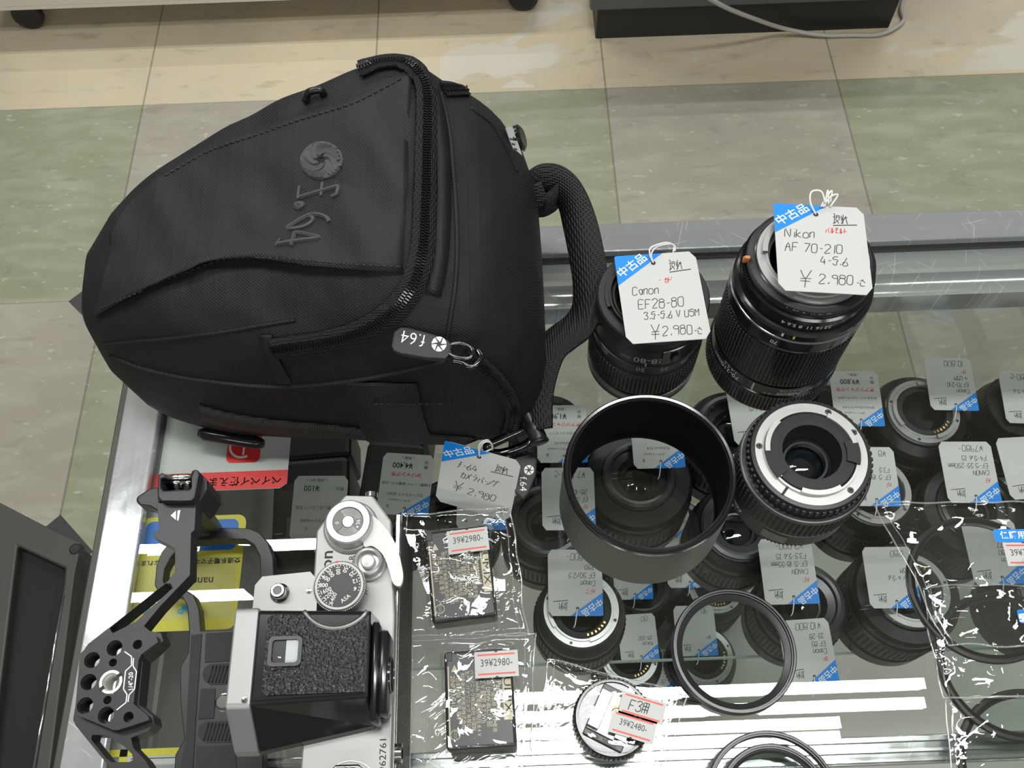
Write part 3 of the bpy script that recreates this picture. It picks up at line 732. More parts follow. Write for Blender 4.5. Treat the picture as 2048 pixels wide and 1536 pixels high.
def filter_ring(name, label, x, y, z, r, rin, h=6.0, glass=True, group=None, tilt=None):
    t = thing(name, label, 'lens filter', (x, y, z), group=group)
    b = B(); b.lathe([(r-.8, 0), (r, .5), (r, h*.45), (r-.5, h*.5), (r-.5, h*.58), (r-.15, h*.62), (r-.15, h-.3), (r-.6, h), (r-1.5, h), (r-1.7, h*.8), (r-2.3, h*.8), (r-2.5, h*.62), (rin+1.2, h*.55), (rin, h*.5), (rin, h*.18), (rin+.8, 0)], 120, closed=True)
    b.obj('ring', RINGM, t, auto=25)
    if glass:
        b = B(); b.lathe([(0, h*.34), (rin+.3, h*.34), (rin+.3, h*.2), (0, h*.2)], 72); b.obj('glass', LENSG, t, auto=30)
    return t
filter_ring('lens_filter', 'black round filter lying alone on the glass in front of the hood', 110.6, 102.2, 0, 32.1, 26.6, 6.5)
p = at(1548, 1604, 4)
filter_ring('lens_filter', 'wide black filter ring cut by the bottom edge, holding a smaller ring', p.x, p.y, 0, 33.0, 30.2, 5, glass=False)
p = at(1553, 1607, 4)
filter_ring('lens_filter', 'smaller black ring nested inside the wide ring at the bottom edge', p.x, p.y, .4, 27.6, 23.2, 4)
# ---------------------------------------------------------------- the old single-lens camera, lying on its base with the meter finder up
CO = Vector((-76, 96, 0))
C1 = thing('film_camera', 'old silver and black film camera with a boxy black meter finder', 'camera', CO)
def P2(z, pts): return [tuple(at(px, py, z)[:2]) for px, py in pts]
SATIN = mat('satin_top', (.36, .36, .355), .48, .7, bump=(1500, .2, .04), var=(40, .06))
bodyout = [(-97, 152), (-90, 163), (-84, 170), (-70, 169), (-61, 156), (-58, 110), (-58, 40), (-64, 26), (-72, 22), (-86, 22), (-97, 36)]
b = B(); b.prism([(x*.985-1.1, y) for x, y in bodyout], 4, 66); put(b, 'body', LEATH, C1)
b = B(); b.prism(bodyout, 0, 4); put(b, 'bottom_plate', SILV, C1)
b = B(); b.prism(bodyout, 65.5, 72); o = put(b, 'top_plate', SATIN, C1); md = o.modifiers.new('b', 'BEVEL'); md.width = .9*MM; md.segments = 2; md.limit_method = 'ANGLE'
b = B(); b.box((-59.2, 96, 35), (3.4, 128, 58), bev=1.2); put(b, 'back_door', LEATH, C1)
b = B(); b.box((-58.4, 96, 65), (1.6, 130, 1.4)); b.box((-57.9, 96, 61), (1.2, 126, 1.0)); put(b, 'back_trim', STEEL, C1)
b = B(); b.box((-106, 91, 37), (22, 62, 66), bev=2); put(b, 'mirror_box', SILV, C1)
b = B(); b.lathe([(0, 6), (23, 6), (24, 4), (28, 3), (28, 0)], 64, (-117, 91, 38), Matrix.Rotation(-PI/2, 3, 'Y')); put(b, 'body_cap', BLK, C1, auto=40)
# advance side
b = B(); b.lathe([(13.2, 72), (13.2, 73.2), (12.2, 74.2), (11.6, 74.4), (11.6, 76), (10.9, 80.6), (10.2, 81.4), (7.4, 81.4), (7.2, 81)], 64, (-80.2, 153, 0))
lv = put(b, 'advance_hub', SILV, C1, auto=35)
b = B()
for r in (7.0, 6.2, 5.4, 4.6, 3.8): b.lathe([(r, 80.8), (r-.35, 81.15), (r-.7, 80.8)], 48, (-80.2, 153, 0))
b.lathe([(0, 81.3), (2.6, 81.3), (2.9, 80.8)], 40, (-80.2, 153, 0)); put(b, 'counter_disc', SILV, lv)
b = B(); b.use(mat('counter_window', (.10, .10, .095), .3)); 
for a0, a1 in ((-.75, .25), (2.2, 3.9)): b.lathe([(7.1, 81.22), (3.1, 81.22)], 14, (-80.2, 153, 0), a0=a0, a1=a1)
b.use(WHT); F = flat_at((-80.2, 153, 81.3), (1, 0, 0), (0, 1, 0)); place_text(b, '36', 2.7, F, 5.0, -.6, PI/2); place_text(b, '•', 4, F, 4.6, -3.1); place_text(b, '0', 2.4, F, -5, -.6, PI/2)
put(b, 'frame_counter', None, lv)
LEV = [(p.x, p.y) for p in smooth_path([(735, 1030, 0), (768, 1052, 0), (792, 1090, 0), (803, 1130, 0), (806, 1155, 0), (800, 1172, 0), (786, 1166, 0), (778, 1140, 0), (766, 1110, 0), (745, 1092, 0), (727, 1090, 0)], 4, True)]
b = B(); b.prism(P2(77, LEV), 74.4, 77)
put(b, 'advance_lever', mat('lever_white', (.58, .58, .57), .5, .3), C1)
b = B(); b.lathe([(8, 72), (8, 74.5), (7.2, 75.2), (6.6, 79), (5.9, 79.6), (5.2, 79.2), (4.8, 75), (3.4, 75), (3.4, 78.4), (2.9, 79), (0, 78.6)], 56, (-70.5, 134, 0)); put(b, 'shutter_button', SILV, C1, auto=35)
b = B(); b.use(BLACKINK); F = flat_at((-91.5, 137, 72.1), (0, 1, 0), (-1, 0, 0)); place_text(b, 'Nikon', 8.2, F, -6.2, -.6, bold=.01, sx=1.1)
F = flat_at((-79, 138, 72.1), (0, 1, 0), (-1, 0, 0)); place_text(b, 'R', 4, F, 0, 0); place_text(b, 'A', 3.2, F, -17, -7)
F = flat_at((-61.5, 48.5, 72.1), (0, 1, 0), (-1, 0, 0)); place_text(b, '6962761', 4.2, F, 0, 0, sx=1.15); put(b, 'engraving', None, C1)
# film-speed dial on its drum
DC = (-82, 121, 0)
b = B(); b.lathe([(9.6, 72), (9.6, 80), (11.0, 80.5), (11.6, 81), (11.6, 84.6), (11.0, 85.2), (9.9, 85.2)], 72, DC)
dial = put(b, 'speed_dial', SATIN, C1, auto=35)
b = B()
for k in range(84):
    a = 2*PI*k/84; b.box((DC[0]+11.65*math.cos(a), DC[1]+11.65*math.sin(a), 82.8), (.7, .45, 3.6), Matrix.Rotation(a, 3, 'Z'))
put(b, 'dial_knurling', SATIN, dial)
b = B(); b.lathe([(10.0, 85.1), (9.8, 85.4), (0, 85.4)], 64, DC); put(b, 'dial_face', mat('dial_black', (.035, .034, .034), .45), dial)
b = B(); b.use(WHT)
for s, an in (('100', 97), ('200', 126), ('400', 151), ('800', 178), ('1600', 202), ('3200', 225), ('6400', 249), ('50', 71), ('25', 42), ('12', 14), ('6', -14)):
    a = math.radians(an); r = 7.6 if len(s) < 3 else (7.1 if len(s) < 4 else 6.4)
    place_text(b, s, 2.75, flat_at((DC[0]+r*math.cos(a), DC[1]+r*math.sin(a), 85.45), (1, 0, 0), (0, 1, 0)), 0, 0, a+PI, bold=.01)
place_text(b, 'ASA', 2.7, flat_at((DC[0]+3.3, DC[1]-6.2, 85.45), (1, 0, 0), (0, 1, 0)), 0, 0, .65, bold=.01)
for k in range(32):
    a = math.radians(-16+k*8.7)
    b.disc(.28, 85.47, 8, (DC[0]+9.4*math.cos(a), DC[1]+9.4*math.sin(a), 0))
put(b, 'dial_numbers', None, dial)
b = B(); b.use(RED); a = math.radians(98); b.box((DC[0]+11.2*math.cos(a), DC[1]+11.2*math.sin(a), 85.3), (.8, 1.4, .15), Matrix.Rotation(a, 3, 'Z')); put(b, 'red_index', None, dial)
# the finder block
def loft2(b, A_, B_):
    n = len(A_); b.add(A_+B_, [(i, (i+1) % n, n+(i+1) % n, n+i) for i in range(n)] + [tuple(range(n))[::-1], tuple(range(n, 2*n))], smooth=False)
b = B(); loft2(b, [Vector((-114, y, z)) for y, z in ((110, 72), (108, 96.5), (106.5, 98), (69, 98), (67.5, 97), (52, 77), (51, 72))],
              [Vector((-65, y, z)) for y, z in ((108, 72), (106, 96.5), (104.5, 98), (70.5, 98), (69, 97), (61, 77), (60, 72))])
fd = put(b, 'finder', BLKG, C1); md = fd.modifiers.new('b', 'BEVEL'); md.width = .8*MM; md.segments = 2; md.limit_method = 'ANGLE'
b = B(); pl = [(-66.5, 71.5), (-66, 97)]
pl += [(-80+15.5*math.cos(math.radians(a)), 115+15.5*math.sin(math.radians(a))) for a in range(-42, -142, -10)]
pl += [(-94, 104.6), (-107.5, 105.4), (-109.5, 103.5), (-109.5, 73.5), (-107.5, 71.5)]
b.prism(pl, 97.6, 98.9); put(b, 'finder_leatherette', LEATH, fd)
b = B(); pts = [(-80+16.6*math.cos(math.radians(a)), 115+16.6*math.sin(math.radians(a)), 98.2) for a in range(-35, -150, -6)]; b.tube(pts, 1.1, 8); put(b, 'dial_notch_rim', mat('worn_edge', (.25, .25, .24), .3, .8), fd)
wf = P2(99, [(540, 1281), (601, 1277), (604, 1325), (538, 1330)])
cx = sum(p[0] for p in wf)/4; cy = sum(p[1] for p in wf)/4
b = B(); b.prism(rrect(cx-7.2, cy-6.3, cx+7.2, cy+6.3, 2.2), 98.4, 100.2, [rrect(cx-5.6, cy-4.8, cx+5.6, cy+4.8, 1.4)]); fw = put(b, 'meter_window_frame', mat('window_frame', (.05, .05, .05), .35), fd)
b = B(); b.box((cx-2.4, cy, 98.95), (5.6, 9.4, .3)); put(b, 'meter_scale', mat('meter_dark', (.03, .03, .032), .2), fw)
b = B(); b.box((cx+2.8, cy, 98.95), (5.2, 9.4, .5)); put(b, 'frosted_pane', mat('frosted', (.45, .47, .49), .25), fw)
b = B(); b.lathe([(0, 99.6), (.6, 99.5), (.7, 99)], 12, (cx-2.2, cy-2.5, 0)); put(b, 'needle_pin', STEEL, fw)
b = B(); pr = [(110, 76), (109, 97.2), (107.5, 98.4), (68, 98.4), (66.6, 97.4), (52, 79), (50.4, 74), (54, 72)]
loft2(b, [Vector((-124.5, y, z)) for y, z in pr], [Vector((-114, y, z)) for y, z in pr])
npl = put(b, 'front_plate', SATIN, fd); md = npl.modifiers.new('b', 'BEVEL'); md.width = .9*MM; md.segments = 2; md.limit_method = 'ANGLE'
p = at(489, 1400, 98.5); b = B(); b.use(STEEL); b.lathe([(0, 98.9), (1.3, 98.8), (1.4, 98.2)], 20, (p.x, p.y, 0)); b.use(BLKM); b.box((p.x, p.y, 98.92), (2.0, .4, .1), Matrix.Rotation(.9, 3, 'Z')); put(b, 'plate_screw', None, npl)
b = B(); b.box((-63.2, 81, 84), (3.2, 42, 22), bev=1.4); b.box((-60, 81, 84), (4.6, 36, 18), bev=2.1); ep = put(b, 'eyepiece', BLKG, fd, auto=40)
b = B(); b.lathe([(7.5, -.5), (7.8, .6), (6.6, .7), (5.6, -1.5), (0, -1.6)], 48, (-57.9, 81, 82.5), Matrix.Rotation(PI/2, 3, 'Y')); put(b, 'eyepiece_glass', BLKM, ep, auto=40)
b = B(); b.lathe([(7.9, 0), (8.1, .8), (7.3, .9)], 48, (-57.9, 81, 82.5), Matrix.Rotation(PI/2, 3, 'Y')); put(b, 'eyepiece_ring', STEEL, ep)
b = B(); b.prism([(-121, 109), (-121, 123), (-118, 127), (-96, 128.5), (-92, 124), (-92, 109)], 80, 83.5); arm = put(b, 'finder_side_plate', SATIN, fd)
p = at(558, 1184, 86)
b = B(); b.lathe([(4.4, 83.4), (4.4, 84.4), (3.6, 85), (3.4, 88.4), (2.9, 89), (2.1, 89)], 36, (p.x, p.y, 0)); bt = put(b, 'battery_check_button', STEEL, arm, auto=35)
b = B(); b.lathe([(2.2, 88.9), (1.9, 88.6), (0, 88.6)], 30, (p.x, p.y, 0)); put(b, 'button_cap', mat('cap_grey', (.09, .09, .095), .3), bt)
p = at(618, 1182, 83.5); b = B(); b.lathe([(0, 84), (1.2, 83.9), (1.3, 83.4)], 20, (p.x, p.y, 0)); put(b, 'side_plate_screw', STEEL, arm)
p = at(553, 1163, 80); b = B(); b.tube([(p.x+k*.9, p.y+1.2, 80+math.sin(k)*.6) for k in range(12)], 1.0, 6); put(b, 'coupling_pin', STEEL, arm)
# rewind side
b = B(); b.lathe([(13.2, 72), (13.2, 72.5), (12.8, 72.5)], 64, (-75.5, 34.5, 0)); b.lathe([(10.4, 72), (10.4, 76), (9.6, 77), (6.5, 77.4), (0, 77.4)], 56, (-75.5, 34.5, 0)); rk = put(b, 'rewind_knob', SILV, C1, auto=35)
b = B(); b.tube([(-82, 38, 78), (-82, 43.2, 78.4), (-80.5, 44.5, 78.4), (-71, 44.5, 78.4), (-69.5, 43.2, 78.4), (-69.5, 38, 78)], 1.1, 8); b.box((-75.7, 34, 78), (12, 8, 1.4), bev=.6); put(b, 'rewind_crank', STEEL, rk)
b = B(); b.lathe([(4.2, -1.4), (4.2, 1.4), (2.6, 1.6), (2.6, -1.6)], 32, (-56, 51, 62), Matrix.Rotation(PI/2, 3, 'Y'), closed=True); put(b, 'strap_lug', STEEL, C1)
b = B(); b.lathe([(3.2, -1.2), (3.2, 1.2), (2.0, 1.4), (2.0, -1.4)], 32, (-72, 171.5, 66), Matrix.Rotation(PI/2, 3, 'X'), closed=True); put(b, 'strap_lug', STEEL, C1)

# ---------------------------------------------------------------- black metal camera cage
ZT = 118.0
GO = at(430, 1380, 0)
G1 = thing('camera_cage', 'black metal camera cage with threaded holes on the left side of the glass', 'camera cage', GO)
def bevel(o, w_, ang=40):
    md = o.modifiers.new('b', 'BEVEL'); md.width = w_*MM; md.segments = 2; md.limit_method = 'ANGLE'; md.angle_limit = math.radians(ang); return o
zb = 12.0
outer = [(312, 1132), (322, 1105), (340, 1082), (362, 1066), (390, 1058), (440, 1055), (498, 1056), (518, 1064), (536, 1084), (546, 1112), (549, 1200), (540, 1262), (530, 1300), (526, 1536), (524, 1590), (345, 1590), (350, 1510), (368, 1478), (360, 1400), (360, 1335), (376, 1305), (378, 1268), (374, 1212), (366, 1196), (352, 1190), (318, 1188), (309, 1170)]
inner = [(330, 1136), (340, 1116), (356, 1098), (378, 1084), (442, 1078), (490, 1079), (508, 1090), (519, 1112), (521, 1200), (520, 1240), (516, 1256), (470, 1258), (402, 1262), (398, 1215), (388, 1190), (366, 1176), (332, 1172), (327, 1160)]
b = B(); b.prism(P2(zb, outer), 3.0, zb, [P2(zb, inner)]); bp = bevel(put(b, 'bottom_plate', ANOD, G1), .8)
pads = [[(383, 1271), (404, 1268), (392, 1437), (383, 1590), (352, 1590), (372, 1480)], [(412, 1267), (468, 1264), (466, 1322), (410, 1325)], [(402, 1378), (431, 1377), (428, 1437), (397, 1438)], [(394, 1494), (470, 1490), (478, 1590), (390, 1590)]]
for i, pd in enumerate(pads):
    b = B(); b.prism(P2(zb, pd), zb-.5, zb+.6); put(b, 'rubber_pad', mat('pad_rubber', (.022, .022, .022), .7), bp)
for (y0, y1, xl, xr) in ((1328, 1370, 405, 478), (1443, 1486, 396, 482)):
    pl = P2(zb, [(xl, (y0+y1)/2), (xl+4, y0+8), (xl+16, y0), (xr, y0-2), (xr, y1-2), (xl+16, y1), (xl+4, y1-8)])
    b = B(); b.prism(pl, zb-.4, zb+.4); sp = put(b, 'slot_pad', mat('pad_rubber', (.022, .022, .022), .7), bp)
    b = B()
    for k in range(9):
        q0 = at(xl+12+k*7.2, y1-4, zb); q1 = at(xl+22+k*7.2, y0+4, zb); b.tube([(q0.x, q0.y, zb+.5), (q1.x, q1.y, zb+.5)], .45, 6)
    put(b, 'pad_ribs', mat('pad_rib', (.012, .012, .012), .6), sp)
p = at(448, 1405, zb)
b = B(); b.lathe([(4.6, zb+.1), (3.9, zb+.4), (3.6, zb+1.8), (3.1, zb+2.4), (0, zb+2.4)], 36, (p.x, p.y, 0)); put(b, 'mounting_screw', STEEL, bp, auto=35)
# end wall rising to the clamp
def wall(b, lo, hi, zl, zh, t_):
    a0, a1 = at(*lo[0], zl), at(*lo[1], zl); c0, c1 = at(*hi[0], zh), at(*hi[1], zh)
    n = Vector((0, t_, 0)); loft2(b, [a0, a1, c1, c0], [a0+n, a1+n, c1+n, c0+n])
b = B(); wall(b, ((370, 1080), (443, 1068)), ((330, 1000), (394, 1000)), 4, ZT-4, 5.0)
ew = bevel(put(b, 'end_wall', ANOD, G1), .8)
for (px, py, zz) in ((403, 1065, 45), (392, 1052, 62)):
    q = at(px, py, zz); b = B(); b.lathe([(3.2, -.2), (2.6, .1), (0, .1)], 28, (q.x+1, at(px, py, zz).y-1.2, zz), Matrix.Rotation(PI/2, 3, 'X')); put(b, 'threaded_hole', BLKM, ew)
# upper frame: head, neck, slotted arm and the plate with the holes
head = [(318, 1004), (392, 1004), (391, 1012), (391, 1056), (385, 1065), (386, 1120), (392, 1150)]
neck = [(314, 1006), (392, 1006), (389, 1060), (382, 1066), (380, 1150), (318, 1215), (288, 1252), (300, 1262), (322, 1266), (327, 1282), (306, 1302), (286, 1318), (277, 1408), (306, 1432), (309, 1448), (296, 1462), (262, 1476), (266, 1495), (290, 1520), (315, 1560), (240, 1560), (152, 1452), (146, 1440), (168, 1300), (176, 1288), (330, 1168), (350, 1145), (350, 1098), (338, 1090), (308, 1075), (306, 1064), (318, 1060)]
slot = [(222, 1262), (226, 1266), (272, 1243), (345, 1176), (341, 1167), (330, 1166), (220, 1256)]
slot2 = [(184, 1470), (210, 1470), (245, 1490), (264, 1508), (266, 1520), (258, 1524), (222, 1524), (212, 1516), (182, 1478)]
plate = [(160, 1308), (170, 1298), (266, 1258), (312, 1272), (316, 1284), (283, 1308), (277, 1320), (267, 1408), (296, 1432), (298, 1440), (262, 1452), (236, 1460), (226, 1460), (154, 1430), (150, 1422)]
under = [(225+(x-225)*.86, 1364+(y-1364)*.86) for x, y in plate]
b = B(); b.prism(P2(ZT, neck), ZT-9, ZT, [P2(ZT, slot[::-1]), P2(ZT, slot2), P2(ZT, under)]); uf = bevel(put(b, 'upper_frame', ANOD, G1), 1.0)
holes = [((229, 1296), 3.15), ((184, 1320), 3.15), ((177, 1364), 3.15), ((170, 1411), 3.15), ((212, 1430), 3.15), ((222, 1364), 4.7), ((275, 1289), 1.9), ((226, 1325), 1.6), ((215, 1400), 1.6), ((257, 1434), 2.0)]
hc = [(at(px, py, ZT+4), r) for (px, py), r in holes]
b = B(); b.prism(P2(ZT+4, plate), ZT-6, ZT+4, [circ(c.x, c.y, r, 28) for c, r in hc]); tp = bevel(put(b, 'threaded_plate', ANOD, uf), .7, 60)
for i, (c, r) in enumerate(hc[:5]):
    b = B(); b.lathe([(3.1, ZT+3.8)] + [(3.1-.35*(k % 2), ZT+3.2-.45*k) for k in range(20)], 28, (c.x, c.y, 0)); put(b, 'threaded_hole', mat('thread_black', (.05, .05, .05), .25, .6), tp)
c, r = hc[5]
b = B(); b.lathe([(4.65, ZT+4.2), (4.5, ZT+4.4), (3.5, ZT+4.4), (3.3, ZT+4)] + [(3.3-.35*(k % 2), ZT+3.4-.45*k) for k in range(20)], 40, (c.x, c.y, 0)); ins = put(b, 'steel_insert', mat('insert_metal', (.72, .70, .64), .3, .5), tp)
b = B()
for s_ in (-1, 1): b.box((c.x+s_*3.0, c.y+s_*2.4, ZT+4.38), (1.9, 1.4, .3), Matrix.Rotation(.7, 3, 'Z'))
put(b, 'insert_slots', BLKM, ins)
b = B(); b.use(WHT)
def pline(b, pts, z, w_):
    q = [at(px, py, z) for px, py in pts]
    for a, c_ in zip(q, q[1:]):
        t_ = (c_-a).normalized(); n = Vector((-t_.y, t_.x, 0))*w_/2; b.add([a-n, c_-n, c_+n, a+n], [(0, 1, 2, 3)], smooth=False)
for pl in ([(249, 1303), (263, 1313), (263, 1331), (251, 1342), (247, 1378), (254, 1389), (252, 1405)], [(267, 1316), (266, 1332), (273, 1343), (269, 1378), (258, 1390), (256, 1404)], [(252, 1405), (233, 1420)]): pline(b, pl, ZT+4.12, .45)
A0, A1 = at(262, 1380, ZT+4.1), at(262, 1346, ZT+4.1); up = (A1-A0).normalized()
place_text(b, '1/4"-20', 2.5, lambda u, v: (A0+A1)/2+up*u+Vector((-up.y, up.x, 0))*v, 0, 0, bold=.015)
put(b, 'plate_print', None, tp)
# cold-shoe clamp at the far end
b = B(); z0, z1 = ZT-2, ZT+4
b.prism(P2(ZT+4, [(317, 953), (324, 946), (334, 950), (334, 956), (323, 958), (323, 976), (328, 983), (378, 981), (384, 975), (384, 952), (388, 942), (396, 940), (400, 948), (391, 996), (384, 1003), (322, 1003), (316, 996)]), ZT-8, ZT+5); cl = bevel(put(b, 'shoe_clamp', ANOD, uf), .8)
b = B(); b.prism(P2(ZT-3, [(384, 945), (394, 940), (418, 964), (418, 980), (404, 1004), (394, 1013), (388, 1006)]), ZT-22, ZT-1); bevel(put(b, 'clamp_jaw', BLK, cl), 1)
b = B(); b.prism(P2(ZT-8, [(322, 975), (300, 980), (276, 996), (274, 1004), (280, 1011), (300, 1014), (318, 1025), (324, 1010)]), ZT-16, ZT-6); bevel(put(b, 'lever_wing', BLK, cl), 1)
q0, q1 = at(324, 956, ZT+3), at(384, 955, ZT+3); b = B(); b.tube([q0, q1], 1.5, 16); put(b, 'clamp_rod', STEEL, cl)
b = B(); b.prism(P2(ZT-4, [(322, 956), (386, 955), (386, 985), (322, 985)]), ZT-18, ZT-10); put(b, 'clamp_floor', BLKM, cl)
for px in (348, 372):
    q = at(px, 965, ZT-6); b = B(); b.lathe([(0, 3), (2.4, 2.4), (3.4, 0)], 24, (q.x, q.y, ZT-9), sharp=False); put(b, 'clamp_screw', STEEL, cl)
b = B(); b.use(WHT); zz = ZT+.12
b.add([at(341, 1031, zz), at(352, 1021, zz), at(352, 1040, zz)], [(0, 1, 2)], smooth=False); b.add([at(355, 1021, zz), at(361, 1020, zz), at(357, 1041, zz), at(354, 1041, zz)], [(0, 1, 2, 3)], smooth=False)
put(b, 'arrow_mark', None, uf)

# ---------------------------------------------------------------- plastic bags with batteries, shoe adapter and filters
def film_bag(name, label, corners, cover, price, seed, group=None, amp=1.6, N=84, lift=0.0, hmax=None):
    """clear bag: corners (4 points on the glass, in order), cover = function giving the height of what is inside"""
    c = [Vector((*p, 0)) for p in corners]; O = sum(c, Vector())/4
    t = thing(name, label, 'plastic bag', (O.x, O.y, 0), group=group)
    rnd = random.Random(seed); vs = []; fs = []
    hgt = [[0]*(N+1) for _ in range(N+1)]; pos = [[None]*(N+1) for _ in range(N+1)]
    for i in range(N+1):
        for j in range(N+1):
            u, v = i/N, j/N
            p = c[0]*(1-u)*(1-v) + c[1]*u*(1-v) + c[2]*u*v + c[3]*(1-u)*v
            e = min(u, 1-u, v, 1-v)
            p = p + Vector((noise.noise(p*.05+Vector((seed, 0, 0))), noise.noise(p*.05+Vector((0, seed, 5))), 0))*2.5
            pos[i][j] = p; hgt[i][j] = cover(p.x, p.y)
    base = [r[:] for r in hgt]
    for _ in range(9):              # the film is pulled taut: it bridges from the contents down to its edge
        new = [r[:] for r in hgt]
        for i in range(1, N):
            for j in range(1, N):
                a = (hgt[i-1][j]+hgt[i+1][j]+hgt[i][j-1]+hgt[i][j+1])/4
                new[i][j] = max(base[i][j]+.4, a)
        hgt = new
    def crease(p):
        q = Vector((p.x*.03, p.y*.03, seed*1.7)); n1 = noise.noise(q); n2 = noise.noise(q*2.3+Vector((7, 3, 1))); n3 = noise.noise(q*4.1+Vector((1, 9, 4)))
        return (1-abs(n1)*2.2)*.9 + (1-abs(n2)*2.0)*.45 + n3*.12
    up = B(); vs = []
    for i in range(N+1):
        for j in range(N+1):
            u, v = i/N, j/N; e = min(u, 1-u, v, 1-v); p = pos[i][j]; k = min(1, e*8)
            flat = 1.0 if base[i][j] < 1 else .45
            vs.append(Vector((p.x-O.x, p.y-O.y, lift+.5+hgt[i][j]*min(1, e*14+.0) + max(-.3, crease(p))*amp*flat*(.35+.65*k) + 1.1*math.exp(-(e/.02)**2))))
    for i in range(N):
        for j in range(N):
            a = i*(N+1)+j; fs.append((a, a+1, a+N+2, a+N+1))
    up.add(vs, fs); f = up.obj('film', FILM, t)
    lo = B(); vs2 = [Vector((pos[i][j].x-O.x, pos[i][j].y-O.y, lift+.15)) for i in range(0, N+1, 8) for j in range(0, N+1, 8)]; m_ = N//8+1
    lo.add(vs2, [(i*m_+j, i*m_+j+1, (i+1)*m_+j+1, (i+1)*m_+j) for i in range(m_-1) for j in range(m_-1)]); lo.obj('back_film', FILM, t)
    se = B()                         # welded seams along the edge of the bag
    rim = [pos[i][0] for i in range(N)] + [pos[N][j] for j in range(N)] + [pos[i][N] for i in range(N, 0, -1)] + [pos[0][j] for j in range(N, 0, -1)]
    se.tube([(p.x-O.x, p.y-O.y, lift+.7) for p in rim], .5, 6, True)
    for f_ in (.055, .93):
        row = [pos[min(N, int(f_*N))][j] for j in range(0, N+1, 3)]; se.tube([(p.x-O.x, p.y-O.y, lift+1.1+.5*math.sin(k)) for k, p in enumerate(row)], .32, 5)
    se.obj('sealed_edge', FILME, t)
    return t, O
def gun_sticker(t, O, c, u, text, w_=22.0, h_=13.0, top=None):
    """price-gun label with two red rules stuck on a bag; c its centre"""
    u = Vector(u).normalized(); v = Vector((-u.y, u.x, 0)); v = (v - u*v.dot(u)).normalized(); c = Vector(c)-Vector((O.x, O.y, 0)); n = u.cross(v)
    b = B(); b.use(CARD); b.add([c-u*w_/2-v*h_/2, c+u*w_/2-v*h_/2, c+u*w_/2+v*h_/2, c-u*w_/2+v*h_/2, c-u*w_/2-v*h_/2-n*.15, c+u*w_/2-v*h_/2-n*.15, c+u*w_/2+v*h_/2-n*.15, c-u*w_/2+v*h_/2-n*.15],
        [(0, 1, 2, 3), (0, 4, 5, 1), (1, 5, 6, 2), (2, 6, 7, 3), (3, 7, 4, 0), (7, 6, 5, 4)], smooth=False)
    F = lambda a, q: c+u*a+v*q+n*.08
    b.use(REDL)
    for y in (-h_*.36, h_*.37): b.add([F(-w_*.43, y-.4), F(w_*.43, y-.4), F(w_*.43, y+.4), F(-w_*.43, y+.4)], [(0, 1, 2, 3)], smooth=False)
    b.use(INK)
    if top: pen(top, -w_*.30, -2.6, 5.0, F, b, w=.45)
    else: place_text(b, text, h_*.40, F, 0, h_*.05, sx=.82, bold=-.002)
    b.use(BLACKINK)
    for y in (h_/2-.3, -h_/2+.3): b.add([F(-.7, y-.25), F(.7, y-.25), F(.7, y+.25), F(-.7, y+.25)], [(0, 1, 2, 3)], smooth=False)
    return b.obj('price_sticker', None, t, recalc=False)
BATM = mat('battery_grey', (.030, .029, .030), .32)
def battery(label, TL, TR, BR, BL, h):
    TL, TR, BR, BL = [at(*p, h) for p in (TL, TR, BR, BL)]
    O = (TL+TR+BR+BL)/4; u = (TR-TL+BR-BL).normalized(); v = Vector((-u.y, u.x, 0)); W_ = ((TR-TL).length+(BR-BL).length)/2; H_ = ((TL-BL).length+(TR-BR).length)/2
    t = thing('camera_battery', label, 'battery', (O.x, O.y, .4), math.atan2(u.y, u.x), 'camera batteries in clear bags')
    b = B(); b.box((0, 0, (h-.4)/2), (W_, H_, h-.4), bev=1.6); b.obj('case', BATM, t)
    b = B(); b.box((-W_*.43, H_*.44, h-.35), (W_*.10, H_*.09, .5), bev=.2); b.box((-.5, H_*.492, h-2), (W_*.16, .6, 2.4)); b.obj('contact_cover', BLK, t)
    b = B(); b.use(CREAM); z = h-.3; F = lambda a, q: Vector((a, q, z))
    def quad(x0, y0, x1, y1): b.add([F(x0, y0), F(x1, y0), F(x1, y1), F(x0, y1)], [(0, 1, 2, 3)], smooth=False)
    x = lambda f: -W_/2+W_*f; y = lambda f: H_/2-H_*f
    quad(x(.045), y(.93), x(.068), y(.16)); quad(x(.84), y(.74), x(.965), y(.16))
    b.add([F(x(.10), y(.22)), F(x(.20), y(.22)), F(x(.15), y(.145))], [(0, 1, 2)], smooth=False)
    for s, fx, fy, sz in (('2INP7/34/41', .115, .42, 3.3), ('日本 大阪 中国 電子', .19, .5, 2.6), ('制造商:松下新能源株式会社', .26, .52, 2.4), ('生产厂:パナソニック 有限公司', .33, .53, 2.4), ('パナソニック株式会社 中国製', .40, .52, 2.4), ('1200 mAh 充电限制电压:8.4 V', .475, .55, 2.7), ('7.2 V 額定 8.7 Wh', .55, .52, 3.2), ('型号 DMW-BLC12 回', .625, .53, 3.0), ('電池 / 产品名称 锂离子电池', .70, .56, 2.5)):
        place_text(b, s, sz, F, x(fx), y(fy), -PI/2, sx=.92)
    place_text(b, 'Panasonic', 3.9, F, x(.78), y(.50), -PI/2, bold=.02)
    b.lathe([(2.5, z), (2.15, z)], 28, (x(.135), y(.86), 0)); place_text(b, 'CCC', 1.9, F, x(.135), y(.86), -PI/2)
    b.use(BLACKINK); place_text(b, 'LUMIX', 5.0, lambda a, q: F(a, q)+Vector((0, 0, .05)), x(.905), y(.45), -PI/2, sx=1.45)
    b.obj('printed_label', None, t, recalc=False)
    return O, u, W_, H_
